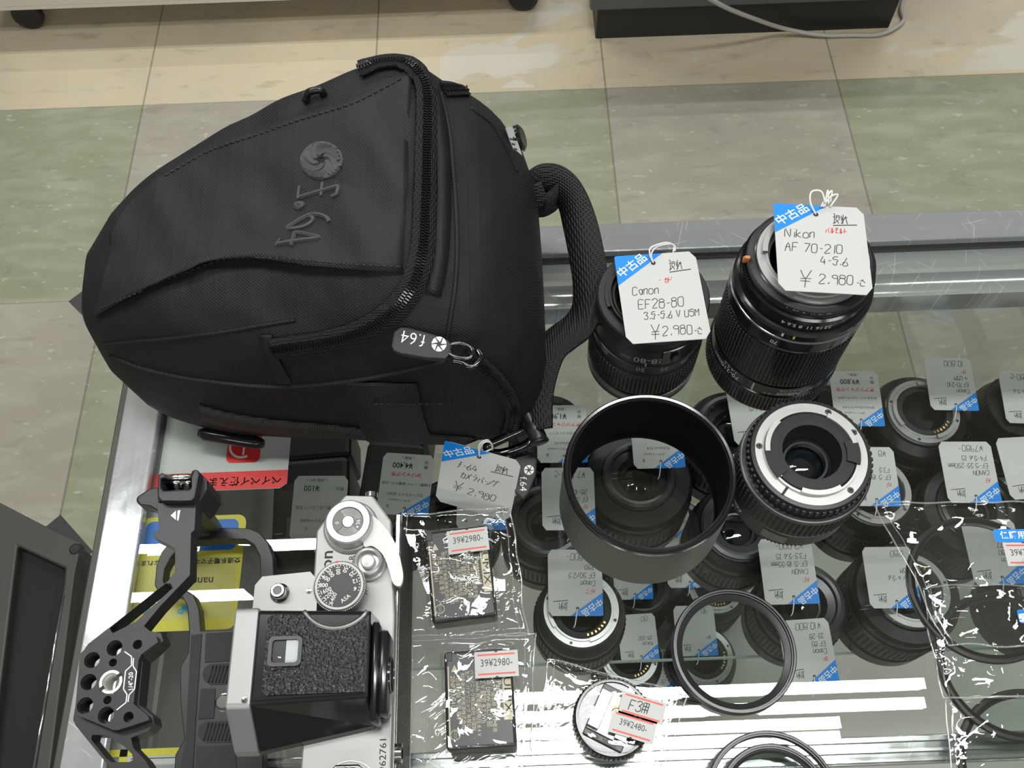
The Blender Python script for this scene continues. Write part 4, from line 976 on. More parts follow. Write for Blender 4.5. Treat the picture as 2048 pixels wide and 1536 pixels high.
def box_cover(O, u, W_, H_, h):
    v = Vector((-u.y, u.x, 0))
    def f(x, y):
        d = Vector((x, y, 0))-O; a, q = abs(d.dot(u)), abs(d.dot(v))
        return h if a < W_/2+.3 and q < H_/2+.3 else 0.0
    return f
GB = 'small price-stickered plastic bags'
O, u, W_, H_ = battery('grey camera battery in the upper bag right of the film camera', (853, 1062), (978, 1050), (990, 1228), (860, 1250), 16)
t, BO = film_bag('plastic_bag', 'clear crinkled bag with battery, nearest the advance lever of the film camera', [tuple(at(*p)[:2]) for p in ((800, 1272), (1058, 1268), (1018, 1020), (805, 1030))], box_cover(Vector((O.x, O.y, 0)), u, W_, H_, 17), 2980, 3, GB, amp=2.6)
c = at(936, 1081, 19.4); gun_sticker(t, BO, c, u, '39¥2980-')
O, u, W_, H_ = battery('grey camera battery in the lower bag at the bottom edge', (893, 1302), (1028, 1296), (1028, 1490), (887, 1502), 16)
t, BO = film_bag('plastic_bag', 'clear crinkled bag with battery at the bottom edge beside the camera back', [tuple(at(*p)[:2]) for p in ((806, 1560), (1060, 1545), (1072, 1268), (815, 1280))], box_cover(Vector((O.x, O.y, 0)), u, W_, H_, 17), 2980, 11, GB, amp=2.6)
c = at(993, 1328, 19.4); gun_sticker(t, BO, c, u, '39¥2980-')
# shoe adapter
p = at(1224, 1437, 6)
S1 = thing('hot_shoe_adapter', 'small round flash shoe adapter with a silver shoe inside a clear bag', 'flash adapter', (p.x, p.y, .4), math.radians(-28))
b = B(); b.lathe([(0, 0), (18, 0), (19, .8), (19, 9), (18.4, 10), (17.2, 10), (17, 8), (0, 7.5)], 72); b.obj('collar', BLKG, S1, auto=35)
b = B(); knurl(b, 19, .8, 9, 54, 1, .7, .55, vfill=.95); b.obj('collar_grip', RUB, S1)
b = B(); b.box((0, 0, 9), (21, 27, 3), bev=.6); b.obj('base_block', mat('adapter_grey', (.10, .098, .092), .4, .3), S1)
b = B(); b.box((0, 0, 11.5), (20, 21, 2), bev=.4); b.box((-8.6, 0, 14), (3.4, 19, 4.4), bev=.4); b.box((8.6, 0, 14), (3.4, 19, 4.4), bev=.4); b.box((-7.2, 0, 16), (6, 19, 1.2), bev=.3); b.box((7.2, 0, 16), (6, 19, 1.2), bev=.3); sh = b.obj('shoe_rails', mat('shoe_metal', (.36, .36, .36), .3, 1.0), S1)
b = B(); b.lathe([(0, 13.4), (2.2, 13.3), (2.8, 12.6), (4.2, 12.5)], 32, (1, 2, 0)); b.obj('centre_contact', BRASS, S1, auto=35)
b = B(); b.use(BLACKINK); place_text(b, 'JAPAN  AS-4', 2.7, lambda a, q: Vector((a, q, 10.6)), 0, -12.0, PI); b.obj('engraving', None, S1, recalc=False)
bc = Vector((p.x, p.y, 0))
t, BO = film_bag('plastic_bag', 'clear crinkled bag with the shoe adapter, between battery bag and loose filter', [tuple(at(*q)[:2]) for q in ((1060, 1500), (1330, 1530), (1372, 1392), (1098, 1316))], lambda x, y: 15.0 if (Vector((x, y, 0))-bc).length < 17 else (10.0 if (Vector((x, y, 0))-bc).length < 19.6 else 0), 2480, 21, GB, amp=3.0)
a0, a1 = at(1247, 1385, 18), at(1331, 1410, 18); uu = a1-a0
gun_sticker(t, BO, (a0+a1)/2+Vector((uu.y, -uu.x, 0)).normalized()*4.5, uu, '', 22, 11, top='F3用')
gun_sticker(t, BO, (a0+a1)/2+Vector((uu.y, -uu.x, 0)).normalized()*14.5+uu.normalized()*-2.5, uu, '39¥2480-', 22, 11)
# three filters in overlapping bags on the right
for i, (px, py, r, z, lb) in enumerate(((1962, 1178, 39.5, 6.5, 'topmost of the overlapping bagged filters at the right edge'), (2018, 1330, 38.0, 3.4, 'middle one of the overlapping bagged filters at the right edge'), (2075, 1545, 39.5, .6, 'lowest of the bagged filters, in the bottom right corner'))):
    q = at(px, py, z); filter_ring('lens_filter', 'thin black filter, '+lb, q.x, q.y, z, r, r-4.6, 3.4, group='bagged filters')
def sticker_blue(t, O, c, u, s):
    u = Vector(u).normalized(); v = Vector((-u.y, u.x, 0)); c = Vector(c)-Vector((O.x, O.y, 0)); b = B(); b.use(BLUE)
    b.add([c+u*a+v*q for a, q in rrect(-16, -3.6, 16, 3.6, 1.5, 3)], [tuple(range(16))], smooth=False)
    b.use(WHT); place_text(b, s, 4.6, lambda a, q: c+u*a+v*q+Vector((0, 0, .08)), 0, 0, bold=.02); b.obj('blue_sticker', None, t, recalc=False)
for i, (cs, bl, gs, lb) in enumerate(((((1880, 1300), (2110, 1300), (2100, 1015), (1735, 1022)), (2048, 1071), (2052, 1108), 'clear bag over the topmost filter, with blue sticker and red-ruled price'),
        (((1872, 1405), (2120, 1395), (2120, 1180), (1834, 1185)), (2098, 1233), (2100, 1262), 'clear bag over the middle filter, its sticker cut by the right edge'),
        (((1905, 1600), (2130, 1600), (2130, 1395), (1880, 1402)), None, None, 'clear bag in the bottom right corner over the lowest filter'))):
    z = (9.0, 6.0, 2.5)[i]
    t, BO = film_bag('plastic_bag', lb, [tuple(at(*q)[:2]) for q in cs], lambda x, y: 0.0, 300, 31+i*5, 'bags of filters', amp=2.2, lift=z+1.4)
    if bl:
        sticker_blue(t, BO, at(*bl, z+4.6), (1, -.04, 0), '保護用77mm'); gun_sticker(t, BO, at(*gs, z+4.6), (1, -.03, 0), '39¥3000-')
# ---------------------------------------------------------------- the black holster bag lying on its back
BO_ = Vector((-95, 300, 0))
BAG = thing('camera_bag', 'black fabric holster camera bag with embroidered logo lying across the counter corner', 'camera bag', BO_)
# cross sections along x: near edge, far edge, bottom, height at the near and at the far shoulder
SECT = [(-233.0, 279, 293, 56, 66, 68), (-231.5, 271, 301, 46, 76, 80), (-227, 262, 310, 32, 84, 93), (-218, 253, 322, 16, 92, 104), (-205, 245, 335, 5, 99, 112), (-185, 238, 350, 1, 106, 120), (-160, 232, 362, .9, 111, 129),
        (-130, 227, 371, .9, 115, 139), (-100, 224, 377, .9, 119, 150), (-75, 222, 381, .9, 123, 159), (-55, 221, 383, .9, 126, 161), (-42, 221, 383, .9, 124, 158), (-30, 221, 380, .9, 119, 145), (-17, 221, 380, .9, 113, 138),
        (-6, 222, 377, 1, 104, 127), (4, 223, 375, 3, 92, 116), (11, 226, 369, 7, 80, 101), (16, 232, 360, 14, 68, 87), (19, 243, 347, 26, 58, 68), (20, 260, 327, 36, 52, 57)]
def sect_at(x):
    for a, c in zip(SECT, SECT[1:]):
        if a[0] <= x <= c[0]:
            t = (x-a[0])/(c[0]-a[0]); return [a[i]*(1-t)+c[i]*t for i in range(6)]
def ring_pts(s, n=88):
    x, yn, yf, zb_, zn, zf = s; out = []
    cy, hy = (yn+yf)/2, (yf-yn)/2
    for i in range(n):
        a = 2*PI*i/n; ca, sa = math.cos(a), math.sin(a)
        ex = (.20 if ca > 0 else .42) if sa >= 0 else .30
        u = math.copysign(abs(ca)**ex, ca); v = math.copysign(abs(sa)**((.26 if ca > 0 else .50) if sa >= 0 else .34), sa)
        zt = zn+(zf-zn)*(u+1)/2; zc = zb_+(zt-zb_)*.45
        # near wall slopes outwards towards the base
        y = cy+hy*u
        z = zc+(zt-zc)*v if v >= 0 else zc+(zc-zb_)*v
        if u < 0: y += 15*(max(0, (z-zb_)/(zt-zb_+.01))**1.6)*(-u)*min(1, hy/40)
        p = Vector((x, y, z))
        q = p*.022; w_ = noise.noise(q)*2.2 + noise.noise(p*.05)*1.1 + 1.3*(1-abs(noise.noise(Vector((p.x*.045+p.y*.02, p.y*.02-p.x*.02, p.z*.02+5))))*3)*(1 if sa > .1 else .2)
        if z > 6: p.z += w_; p.y += noise.noise(q+Vector((9, 2, 4)))*1.6
        out.append(p)
    return out
xs = []
for a, c in zip(SECT, SECT[1:]):
    k = max(1, int((c[0]-a[0])/5)); xs += [a[0]+(c[0]-a[0])*i/k for i in range(k)]
xs.append(SECT[-1][0])
rings = [ring_pts([x]+[v for v in sect_at(x)[1:]]) for x in xs]
# smooth the profile along x a little
for _ in range(2):
    rings = [rings[0]] + [[Vector((rings[j][i].x, (rings[j-1][i].y+2*rings[j][i].y+rings[j+1][i].y)/4, (rings[j-1][i].z+2*rings[j][i].z+rings[j+1][i].z)/4)) for i in range(88)] for j in range(1, len(rings)-1)] + [rings[-1]]
vs = [p for r in rings for p in r]; nn = 88; fs = [(j*nn+i, j*nn+(i+1) % nn, (j+1)*nn+(i+1) % nn, (j+1)*nn+i) for j in range(len(rings)-1) for i in range(nn)]
fs += [tuple(range(nn))[::-1], tuple(range((len(rings)-1)*nn, len(rings)*nn))]
fs = [tuple(reversed(f)) for f in fs]
BVH = BVHTree.FromPolygons(vs, fs)
def dent(p):
    """sewn-in shape: the zip groove and pulled folds"""
    return p
b = B(); b.add(vs, fs); bagbody = put(b, 'body', FAB, BAG)
def hit(px, py):
    """point of the bag's surface (and its outward normal) that lies along a line of sight taken from the photograph"""
    d = ray(px, py); r = BVH.ray_cast(CAM, d)
    if r[0] is None:
        best = None                 # a line of sight that just misses: take the nearest cloth
        for k in range(32):
            f = BVH.find_nearest(at(px, py, 2+k*5))
            if f[0] is not None and (best is None or f[3] < best[3]): best = f
        if best[3] > 14: return None
        return best[0], best[1]
    n = r[1]
    if n.dot(d) > 0: n = -n
    return r[0], n
def hit_path(pts, n=6, off=0.0):
    """surface polyline through given sight lines; off lifts it from the cloth"""
    out = []
    for q in smooth_path([(x, y, 0) for x, y in pts], n):
        h = hit(q.x, q.y)
        if h: out.append(h[0]+h[1]*off)
    return out
def surf_band(b, pts, wid, th=1.0, off=.3, n=6):
    """band of cloth sewn on along a path"""
    P, S, Q = [], [], smooth_path([(x, y, 0) for x, y in pts], n)
    for q in Q:
        h = hit(q.x, q.y)
        if h: P.append(h[0]+h[1]*(off+th/2)); S.append(h[1])
    for _ in range(2):
        S = [S[0]] + [(S[i-1]+S[i]*2+S[i+1]).normalized() for i in range(1, len(S)-1)] + [S[-1]]
    sd = []
    for i in range(len(P)):
        t_ = P[min(i+1, len(P)-1)]-P[max(i-1, 0)]; sd.append(t_.cross(S[i]))
    b.ribbon(P, sd, wid, th)
    return P, S
def zip_line(parent, pts, name, tape=11.0, teeth=True, pitch=1.5, off=1.0, n=8):
    b = B(); P, S = surf_band(b, pts, tape, 1.0, off, n); tp_ = put(b, name, ZTAPE, parent)
    if teeth:
        b = B(); L_ = 0.0; nxt = 0.0
        for i in range(len(P)-1):
            seg = (P[i+1]-P[i]).length; t_ = (P[i+1]-P[i]).normalized(); sd = t_.cross(S[i]).normalized()
            while nxt < L_+seg:
                c = P[i]+t_*(nxt-L_)+S[i]*1.0
                for s_ in (-1, 1):
                    cc = c+sd*s_*1.25+t_*(pitch/4*s_)
                    M_ = Matrix((sd, t_, S[i])).transposed()
                    b.box(cc, (2.1, pitch*.42, 1.2), M_)
                nxt += pitch
            L_ += seg
        put(b, 'zip_teeth', BLKG, tp_)
    return tp_
# front pocket flap: a second layer of cloth over the upper half of the front
slit = [(192, 634), (240, 610), (310, 578), (380, 550), (440, 531), (500, 527), (560, 529), (620, 534), (690, 540), (740, 543), (806, 547)]
far = [(222, 470), (262, 402), (330, 345), (420, 292), (520, 258), (590, 232), (650, 214), (700, 198), (750, 176), (790, 156), (822, 140)]
sl = smooth_path([(x, y, 0) for x, y in slit], 4); fr_ = smooth_path([(x, y, 0) for x, y in far], 4); m_ = len(sl); K = 22
grid = []
for i in range(m_):
    col = []
    for k in range(K+1):
        t = k/K; q = sl[i]*(1-t)+fr_[i]*t; h = hit(q.x, q.y)
        col.append(h)
    grid.append(col)
b = B(); vv = []; ok = True
for i in range(m_):
    last = None
    for k in range(K+1):
        h = grid[i][k] or last or grid[max(0, i-1)][k]
        last = h; t = k/K
        gap_ = 6.5*math.exp(-t*9)*math.sin(PI*min(1, max(0.02, i/(m_-1)))) ** .7
        p = h[0]+h[1]*(1.3+gap_+3.6*noise.noise(Vector((h[0].x*.05+h[0].y*.03, h[0].y*.018-h[0].x*.012, 3.3)))*min(1, 6*t*(1-t)+.15)); vv.append(p); vv.append(p-h[1]*1.1)
ff = []
def gi(i, k, s): return (i*(K+1)+k)*2+s
for i in range(m_-1):
    for k in range(K):
        ff.append((gi(i, k, 0), gi(i+1, k, 0), gi(i+1, k+1, 0), gi(i, k+1, 0))); ff.append((gi(i, k, 1), gi(i, k+1, 1), gi(i+1, k+1, 1), gi(i+1, k, 1)))
    ff.append((gi(i, 0, 0), gi(i, 0, 1), gi(i+1, 0, 1), gi(i+1, 0, 0))); ff.append((gi(i, K, 0), gi(i+1, K, 0), gi(i+1, K, 1), gi(i, K, 1)))
for k in range(K):
    ff.append((gi(0, k, 0), gi(0, k+1, 0), gi(0, k+1, 1), gi(0, k, 1))); ff.append((gi(m_-1, k, 0), gi(m_-1, k, 1), gi(m_-1, k+1, 1), gi(m_-1, k+1, 0)))
b.add(vv, ff); flap = put(b, 'front_flap', FAB2, BAG)
fme = flap.data
FB = BVHTree.FromPolygons(vv, ff)
def hitf(px, py, off=.15):
    d = ray(px, py); r = FB.ray_cast(CAM, d); r2 = hit(px, py)
    if r[0] is None: return r2[0]+r2[1]*off if r2 else at(px, py, 120)
    n = r[1] if r[1].dot(d) < 0 else -r[1]
    return r[0]+n*off
# stitching along flap edge and along the front seam
def stitches(parent, pts, name='stitching', step=3.4, r=.38, f=None, off=.4):
    Q = smooth_path([(x, y, 0) for x, y in pts], 10); P = [(f or (lambda a, c: (lambda h: h[0]+h[1]*off if h else None)(hit(a, c))))(q.x, q.y) for q in Q]; P = [p for p in P if p]
    b = B(); L_ = 0; nxt = 0
    for i in range(len(P)-1):
        seg = (P[i+1]-P[i]).length
        if seg < 1e-6: continue
        t_ = (P[i+1]-P[i])/seg
        while nxt < L_+seg:
            c = P[i]+t_*(nxt-L_); b.tube([c-t_*1.1, c+t_*1.1], r, 5); nxt += step
        L_ += seg
    return put(b, name, mat('thread_black', (.03, .03, .031), .5), parent)
MATS['thread_black'] = mat('sewing_thread', (.02, .02, .021), .5)
stitches(flap, [(205, 616), (250, 596), (320, 565), (390, 538), (445, 520), (520, 516), (620, 522), (700, 529), (800, 534)], f=lambda a, c: hitf(a, c, .25))
stitches(bagbody, [(334, 350), (420, 302), (520, 268), (600, 240), (660, 222), (710, 205), (760, 180), (808, 154)], f=lambda a, c: hitf(a, c, .3))
# embroidery: shutter-blade emblem and the letters, reading from the far side down
b = B(); b.use(mat('embroidery_thread', (.022, .023, .024), .35, sheen=.3, bump=(2600, .8, .3)))
def emb(s, cx, cy, ang, size, sx=1.0, shear=.12):
    vs_, fs_ = text2d(s, size, .0, shear); c_, s_ = math.cos(ang), math.sin(ang)
    for lift in (.75,):
        b.add([hitf(cx+(u*sx*c_+v*s_), cy+(u*sx*s_-v*c_), lift) for u, v in vs_], fs_, smooth=False)
    # sides of the raised satin stitch
    top = [hitf(cx+(u*sx*c_+v*s_), cy+(u*sx*s_-v*c_), .75) for u, v in vs_]; bot = [hitf(cx+(u*sx*c_+v*s_), cy+(u*sx*s_-v*c_), 0) for u, v in vs_]
    cnt = {}
    for f in fs_:
        for i in range(len(f)):
            e = (f[i], f[(i+1) % len(f)]); cnt[tuple(sorted(e))] = cnt.get(tuple(sorted(e)), 0)+1
    for (i, j), c in cnt.items():
        if c == 1: b.add([bot[i], bot[j], top[j], top[i]], [(0, 1, 2, 3)], smooth=False)
def stroke_emb(pts, r=1.15):
    b.tube([hitf(p.x, p.y, .35) for p in smooth_path([(x, y, 0) for x, y in pts], 5)], r, 6)
ec, er = (644, 322), 38
for k in range(6):
    a = k*PI/3+.2; pts = []
    for i in range(9):
        t = i/8; rr = er*(.22+.78*t); an = a+1.25*t; pts.append((ec[0]+rr*math.cos(an)*1.02, ec[1]+rr*math.sin(an)*.92))
    stroke_emb(pts, 1.5)
    pts = []
    for i in range(8):
        t = i/7; an = a+1.25+.95*t; pts.append((ec[0]+er*math.cos(an)*1.02, ec[1]+er*math.sin(an)*.92))
    stroke_emb(pts, 1.1)
    for w_ in (.35, .6, .85):           # filled satin blades
        pts = []
        for i in range(7):
            t = i/6; rr = er*(.28+.64*t); an = a+1.25*t*.98+w_*.85*t; pts.append((ec[0]+rr*math.cos(an)*1.02, ec[1]+rr*math.sin(an)*.92))
        stroke_emb(pts, 2.0)
# f
stroke_emb([(600, 395), (630, 386), (665, 376), (676, 374), (675, 388), (664, 394)]); stroke_emb([(600, 373), (597, 398)], .9); stroke_emb([(646, 366), (643, 392)], .9)
stroke_emb([(592, 411), (600, 408), (606, 410), (598, 416), (592, 411)], 1.5)
# 6 and 4
stroke_emb([(659, 444), (654, 436), (640, 430), (622, 430), (604, 438), (588, 448), (577, 455), (582, 458), (600, 456), (618, 449), (627, 439), (620, 432)])
stroke_emb([(556, 488), (580, 484), (610, 480), (638, 476), (616, 470), (592, 466), (588, 476), (583, 492)]); stroke_emb([(562, 478), (552, 492)], .9)
put(b, 'embroidery', None, flap, auto=50)
# zips: front pocket zip down the right side and along the lower edge; lid zip
zf_ = zip_line(BAG, [(720, 143), (760, 130), (800, 128), (828, 142), (846, 175), (850, 230), (848, 320), (846, 420), (842, 500), (828, 560), (800, 606), (760, 640), (710, 664), (660, 678), (600, 687), (546, 694)], 'front_zip', 12, off=1.4)
lz = zip_line(BAG, [(930, 705), (962, 728), (990, 755), (1012, 785), (1024, 815), (1022, 846), (1014, 872)], 'lid_zip', 9, off=1.2)
lz2 = zip_line(BAG, [(884, 180), (915, 182), (945, 190), (975, 206), (998, 228), (1014, 252), (1028, 285)], 'far_lid_zip', 9, off=1.0)
# piping cords and folds in the cloth
def cord(pts, name, r=1.3, m=FAB, off=.2, parent=None):
    b = B(); b.tube(hit_path(pts, 8, off), r, 7); return put(b, name, m, parent or BAG)
cord([(205, 690), (260, 684), (330, 678), (400, 670), (470, 660), (540, 648), (590, 640)], 'front_seam_piping', 1.2)
cord([(222, 712), (280, 735), (350, 752), (430, 764), (520, 772), (600, 772), (680, 764), (760, 752), (830, 738), (890, 722)], 'lower_seam_piping', 1.5)
cord([(880, 185), (898, 260), (906, 340), (912, 420), (914, 500), (910, 570), (900, 640), (892, 690)], 'lid_seam_piping', 1.3)
cord([(940, 215), (985, 250), (1015, 300), (1035, 345)], 'lid_fold', .8)
b = B(); surf_band(b, [(868, 176), (880, 260), (886, 340), (886, 430), (880, 520), (866, 590)], 8, .8, .4); put(b, 'zip_cover_strip', FAB, BAG)
# dark recess under the flap: the pocket opening
# pocket end tab next to the zip end
b = B(); surf_band(b, [(532, 668), (540, 700), (556, 735), (572, 762)], 7, 1.4, .5); put(b, 'zip_end_tab', FAB, BAG)
# webbing on the near side
b = B(); surf_band(b, [(764, 762), (772, 800), (784, 840), (798, 872), (800, 880)], 37, 1.6, .4); wb = put(b, 'webbing_loop', WEB, BAG)
b = B(); surf_band(b, [(402, 822), (470, 840), (560, 852), (660, 860), (760, 868), (860, 876), (950, 880)], 15, 1.4, .2); put(b, 'side_webbing', WEB, BAG)
stitches(wb, [(752, 800), (800, 800), (890, 800)], off=2.4, r=.5)
b = B()
q = hit(460, 884)[0]; q0, q1 = at(398, 866, 9), at(527, 888, 9)
b.tube([q0, q0*.9+q1*.1, q0*.1+q1*.9, q1], [2.5, 4.2, 4.0, 2.6], 10, flat=None); put(b, 'strap_buckle', BLKG, BAG)
# rubber zip puller with its slider
def slab(b, poly, z, th, M_):
    pass
PL = [(782, 690), (787, 662), (800, 653), (820, 654), (868, 668), (897, 680), (904, 688), (899, 708), (890, 717), (850, 715), (800, 706), (786, 700)]
zP = max(hit(x, y)[0].z for x, y in PL)+2.4
b = B(); b.prism(P2(zP, PL), zP-3.2, zP); pull = bevel(put(b, 'zip_puller', mat('puller_rubber', (.022, .022, .023), .45), BAG), 1.0)
def pxtext(b, s, cx, cy, ang, size_px, z, sx=1.0, bold=0.0, shear=0.0):
    vs_, fs_ = text2d(s, 10, bold, shear); k = size_px/10; c_, s_ = math.cos(ang), math.sin(ang)
    b.add([at(cx+k*(u*sx*c_+v*s_), cy+k*(u*sx*s_-v*c_), z) for u, v in vs_], fs_, smooth=False)
b = B(); b.use(WHT); z_ = zP+.15
def emblem(b, cx, cy, r, z):
    for k in range(6):
        a = k*PI/3; pts = [(cx+r*math.cos(a+t)*1.0, cy+r*math.sin(a+t)) for t in (0.06, .35, .7, 1.0)] + [(cx+r*.28*math.cos(a+1.0), cy+r*.28*math.sin(a+1.0)), (cx+r*.6*math.cos(a+.25), cy+r*.6*math.sin(a+.25))]
        b.add([at(x, y, z) for x, y in pts], [(0, 1, 2, 3, 4, 5)], smooth=False)
emblem(b, 878, 688, 15, z_); pxtext(b, 'f.64', 826, 676, PI+.21, 36, z_, sx=.95, bold=-.01)
put(b, 'puller_print', None, pull)
b = B(); q = [at(x, y, zP-1.5) for x, y in ((900, 690), (925, 688), (945, 700), (940, 716), (915, 716), (900, 708))]; b.tube(smooth_path(q, 4, True), 1.3, 8, True)
q2 = [at(x, y, zP-3) for x, y in ((905, 722), (925, 726), (938, 734), (952, 730), (962, 715), (955, 700))]; b.tube(smooth_path(q2, 5), 1.6, 8); put(b, 'zip_slider', mat('black_chrome', (.10, .10, .105), .12, 1.0), pull)
# far zip slider on the edge of the pocket
q = hit(626, 196); 
if q:
    b = B(); n = q[1]; p0 = hit(612, 205); p1_ = hit(648, 190)
    b.tube(smooth_path([p0[0]+p0[1]*1, q[0]+n*4.5, p1_[0]+p1_[1]*4, p1_[0]+p1_[1]*.5], 5), 2.0, 8); put(b, 'far_zip_slider', BLKG, BAG)
# white care label on the lid, with a round snap behind it
la = [at(1015, 256, 104), at(1030, 262, 98), at(1052, 348, 76), at(1046, 350, 80)]
h0, h1 = Vector(la[0]), Vector(la[3])
b = B(); b.use(CARD)
A_ = [at(1012, 255, 118), at(1025, 253, 113), at(1053, 336, 92), at(1051, 351, 91), at(1041, 342, 96)]
n = Vector((.6, -.2, .8)).normalized()
k = len(A_); b.add(A_+[p-n*.8 for p in A_], [tuple(range(k)), tuple(range(k, 2*k))[::-1]]+[(i, (i+1) % k, k+(i+1) % k, k+i) for i in range(k)], smooth=False)
b.use(BLACKINK); c = [at(x, y, z)+n*.25 for x, y, z in ((1044, 316, 100), (1050, 330, 95), (1049, 338, 94), (1042, 328, 98))]; b.add(c, [(0, 1, 2, 3)], smooth=False)
for x, y, z in ((1022, 276, 113.5), (1026, 286, 111), (1030, 296, 108)):
    c = [at(x+d, y+e, z)+n*.25 for d, e in ((-3, 0), (4, 2), (4, 6), (-3, 4))]; b.add(c, [(0, 1, 2, 3)], smooth=False)
put(b, 'care_label', None, BAG)
b = B(); q = at(1037, 277, 84); b.lathe([(0, 3), (6, 3), (8, 1.5), (8, -1.5), (6, -3), (0, -3)], 32, q, Matrix.Rotation(1.2, 3, 'Y')); put(b, 'snap_button', BLKG, BAG, auto=40)
# shoulder-strap webbing standing out from the lid
sp = [(1062, 372, 70), (1092, 362, 72), (1118, 368, 72), (1142, 396, 70), (1160, 450, 66), (1173, 510, 62), (1180, 560, 58), (1177, 610, 54), (1158, 650, 50), (1125, 676, 48), (1098, 700, 47), (1082, 735, 44), (1073, 775, 40), (1070, 815, 36), (1072, 860, 32)]
cen = smooth_path([at(x, y, z) for x, y, z in sp], 6)
sideA = [Vector((.5, .2, 1)), Vector((.3, .5, 1)), Vector((.5, .3, 1)), Vector((.6, .2, .9)), Vector((.9, .2, .7)), Vector((1, .15, .6)), Vector((1, .1, .6)), Vector((1, -.2, .7)), Vector((.75, -.65, .35)), Vector((.8, -.6, .3)), Vector((.85, -.5, .3)), Vector((1, -.25, .3)), Vector((1, 0, .5)), Vector((1, 0, .6)), Vector((.9, 0, .7))]
sds = smooth_path(sideA, 6)
b = B(); b.ribbon(cen, sds, 21, 2.6); st_ = put(b, 'carry_strap', WEB, BAG)
b = B(); b.ribbon(smooth_path([at(1060, 372, 78), at(1072, 400, 72), at(1085, 412, 68), at(1104, 402, 66), at(1120, 384, 66)], 5), smooth_path([Vector((.4, .6, .8)), Vector((.2, .5, .9)), Vector((.2, .4, 1)), Vector((0, .5, 1)), Vector((.1, .5, 1))], 5), 14, 2.4); put(b, 'strap_tail', WEB, BAG)
# swivel hook, ring and leather tab at the near right corner
b = B(); b.tube(smooth_path([at(1035, 796, 34), at(1048, 815, 33), at(1060, 840, 31), at(1075, 872, 28), at(1080, 888, 27)], 5), [2.6]*6+[3.4]*6+[5.0]*6+[5.6]*2+[4.4], 12)
for x, y in ((1040, 802), (1045, 810), (1050, 818)): q = at(x, y, 34); b.lathe([(2.2, -.9), (3.9, 0), (2.2, .9)], 16, q, Matrix.Rotation(1.2, 3, 'X'))
hk = put(b, 'strap_hook', BLK, BAG, auto=50)
q = [at(x, y, z) for x, y, z in ((975, 893, 22), (1000, 880, 24), (1040, 862, 26), (1056, 858, 27), (1066, 872, 22), (1052, 890, 18), (1010, 905, 16), (985, 906, 18))]
b = B(); b.tube(smooth_path(q, 5, True), 2.7, 10, True); put(b, 'd_ring', mat('black_chrome', (.1, .1, .105), .12, 1.0), hk)
b = B(); PLt = P2(10, [(1028, 910), (1066, 905), (1074, 920), (1072, 950), (1058, 985), (1046, 998), (1030, 985)]); b.prism(PLt, 8, 10.4); lt = bevel(put(b, 'hanging_puller', mat('puller_rubber', (.022, .022, .023), .45), BAG), .8)
b = B(); b.use(WHT); emblem(b, 1058, 940, 10, 10.6); pxtext(b, 'f.64', 1046, 968, PI/2, 20, 10.6); put(b, 'puller_print', None, lt)
# the bag's price tag
p1, p2, p3 = at(890, 880, 24), at(1052, 925, 24), at(908, 962, 5)
price_tag('white handwritten tag with blue corner tied to the black bag', p1, p2-p1, p3-p1, dict(lines=(('p', '現状', 31, 41, 6.2), ('u', 29, 39.4, 42, 40.4, 'p'), ('p', 'f-64', 9, 35.5, 5), ('p', 'カメラバッグ', 12, 27, 5.4), ('p', '¥', 9, 13.5, 9.5), ('p', '2,980', 18, 14, 5.6), ('p', '-込', 36, 6, 5))), size=(45, 40), seed=17,
   string=[[(0, 0, 0), at(958, 890, 30), at(975, 880, 32), at(985, 895, 24), at(968, 905, 23)], [(0, 0, 0), at(960, 895, 29), at(970, 884, 33), at(982, 886, 30), at(985, 900, 22)]])
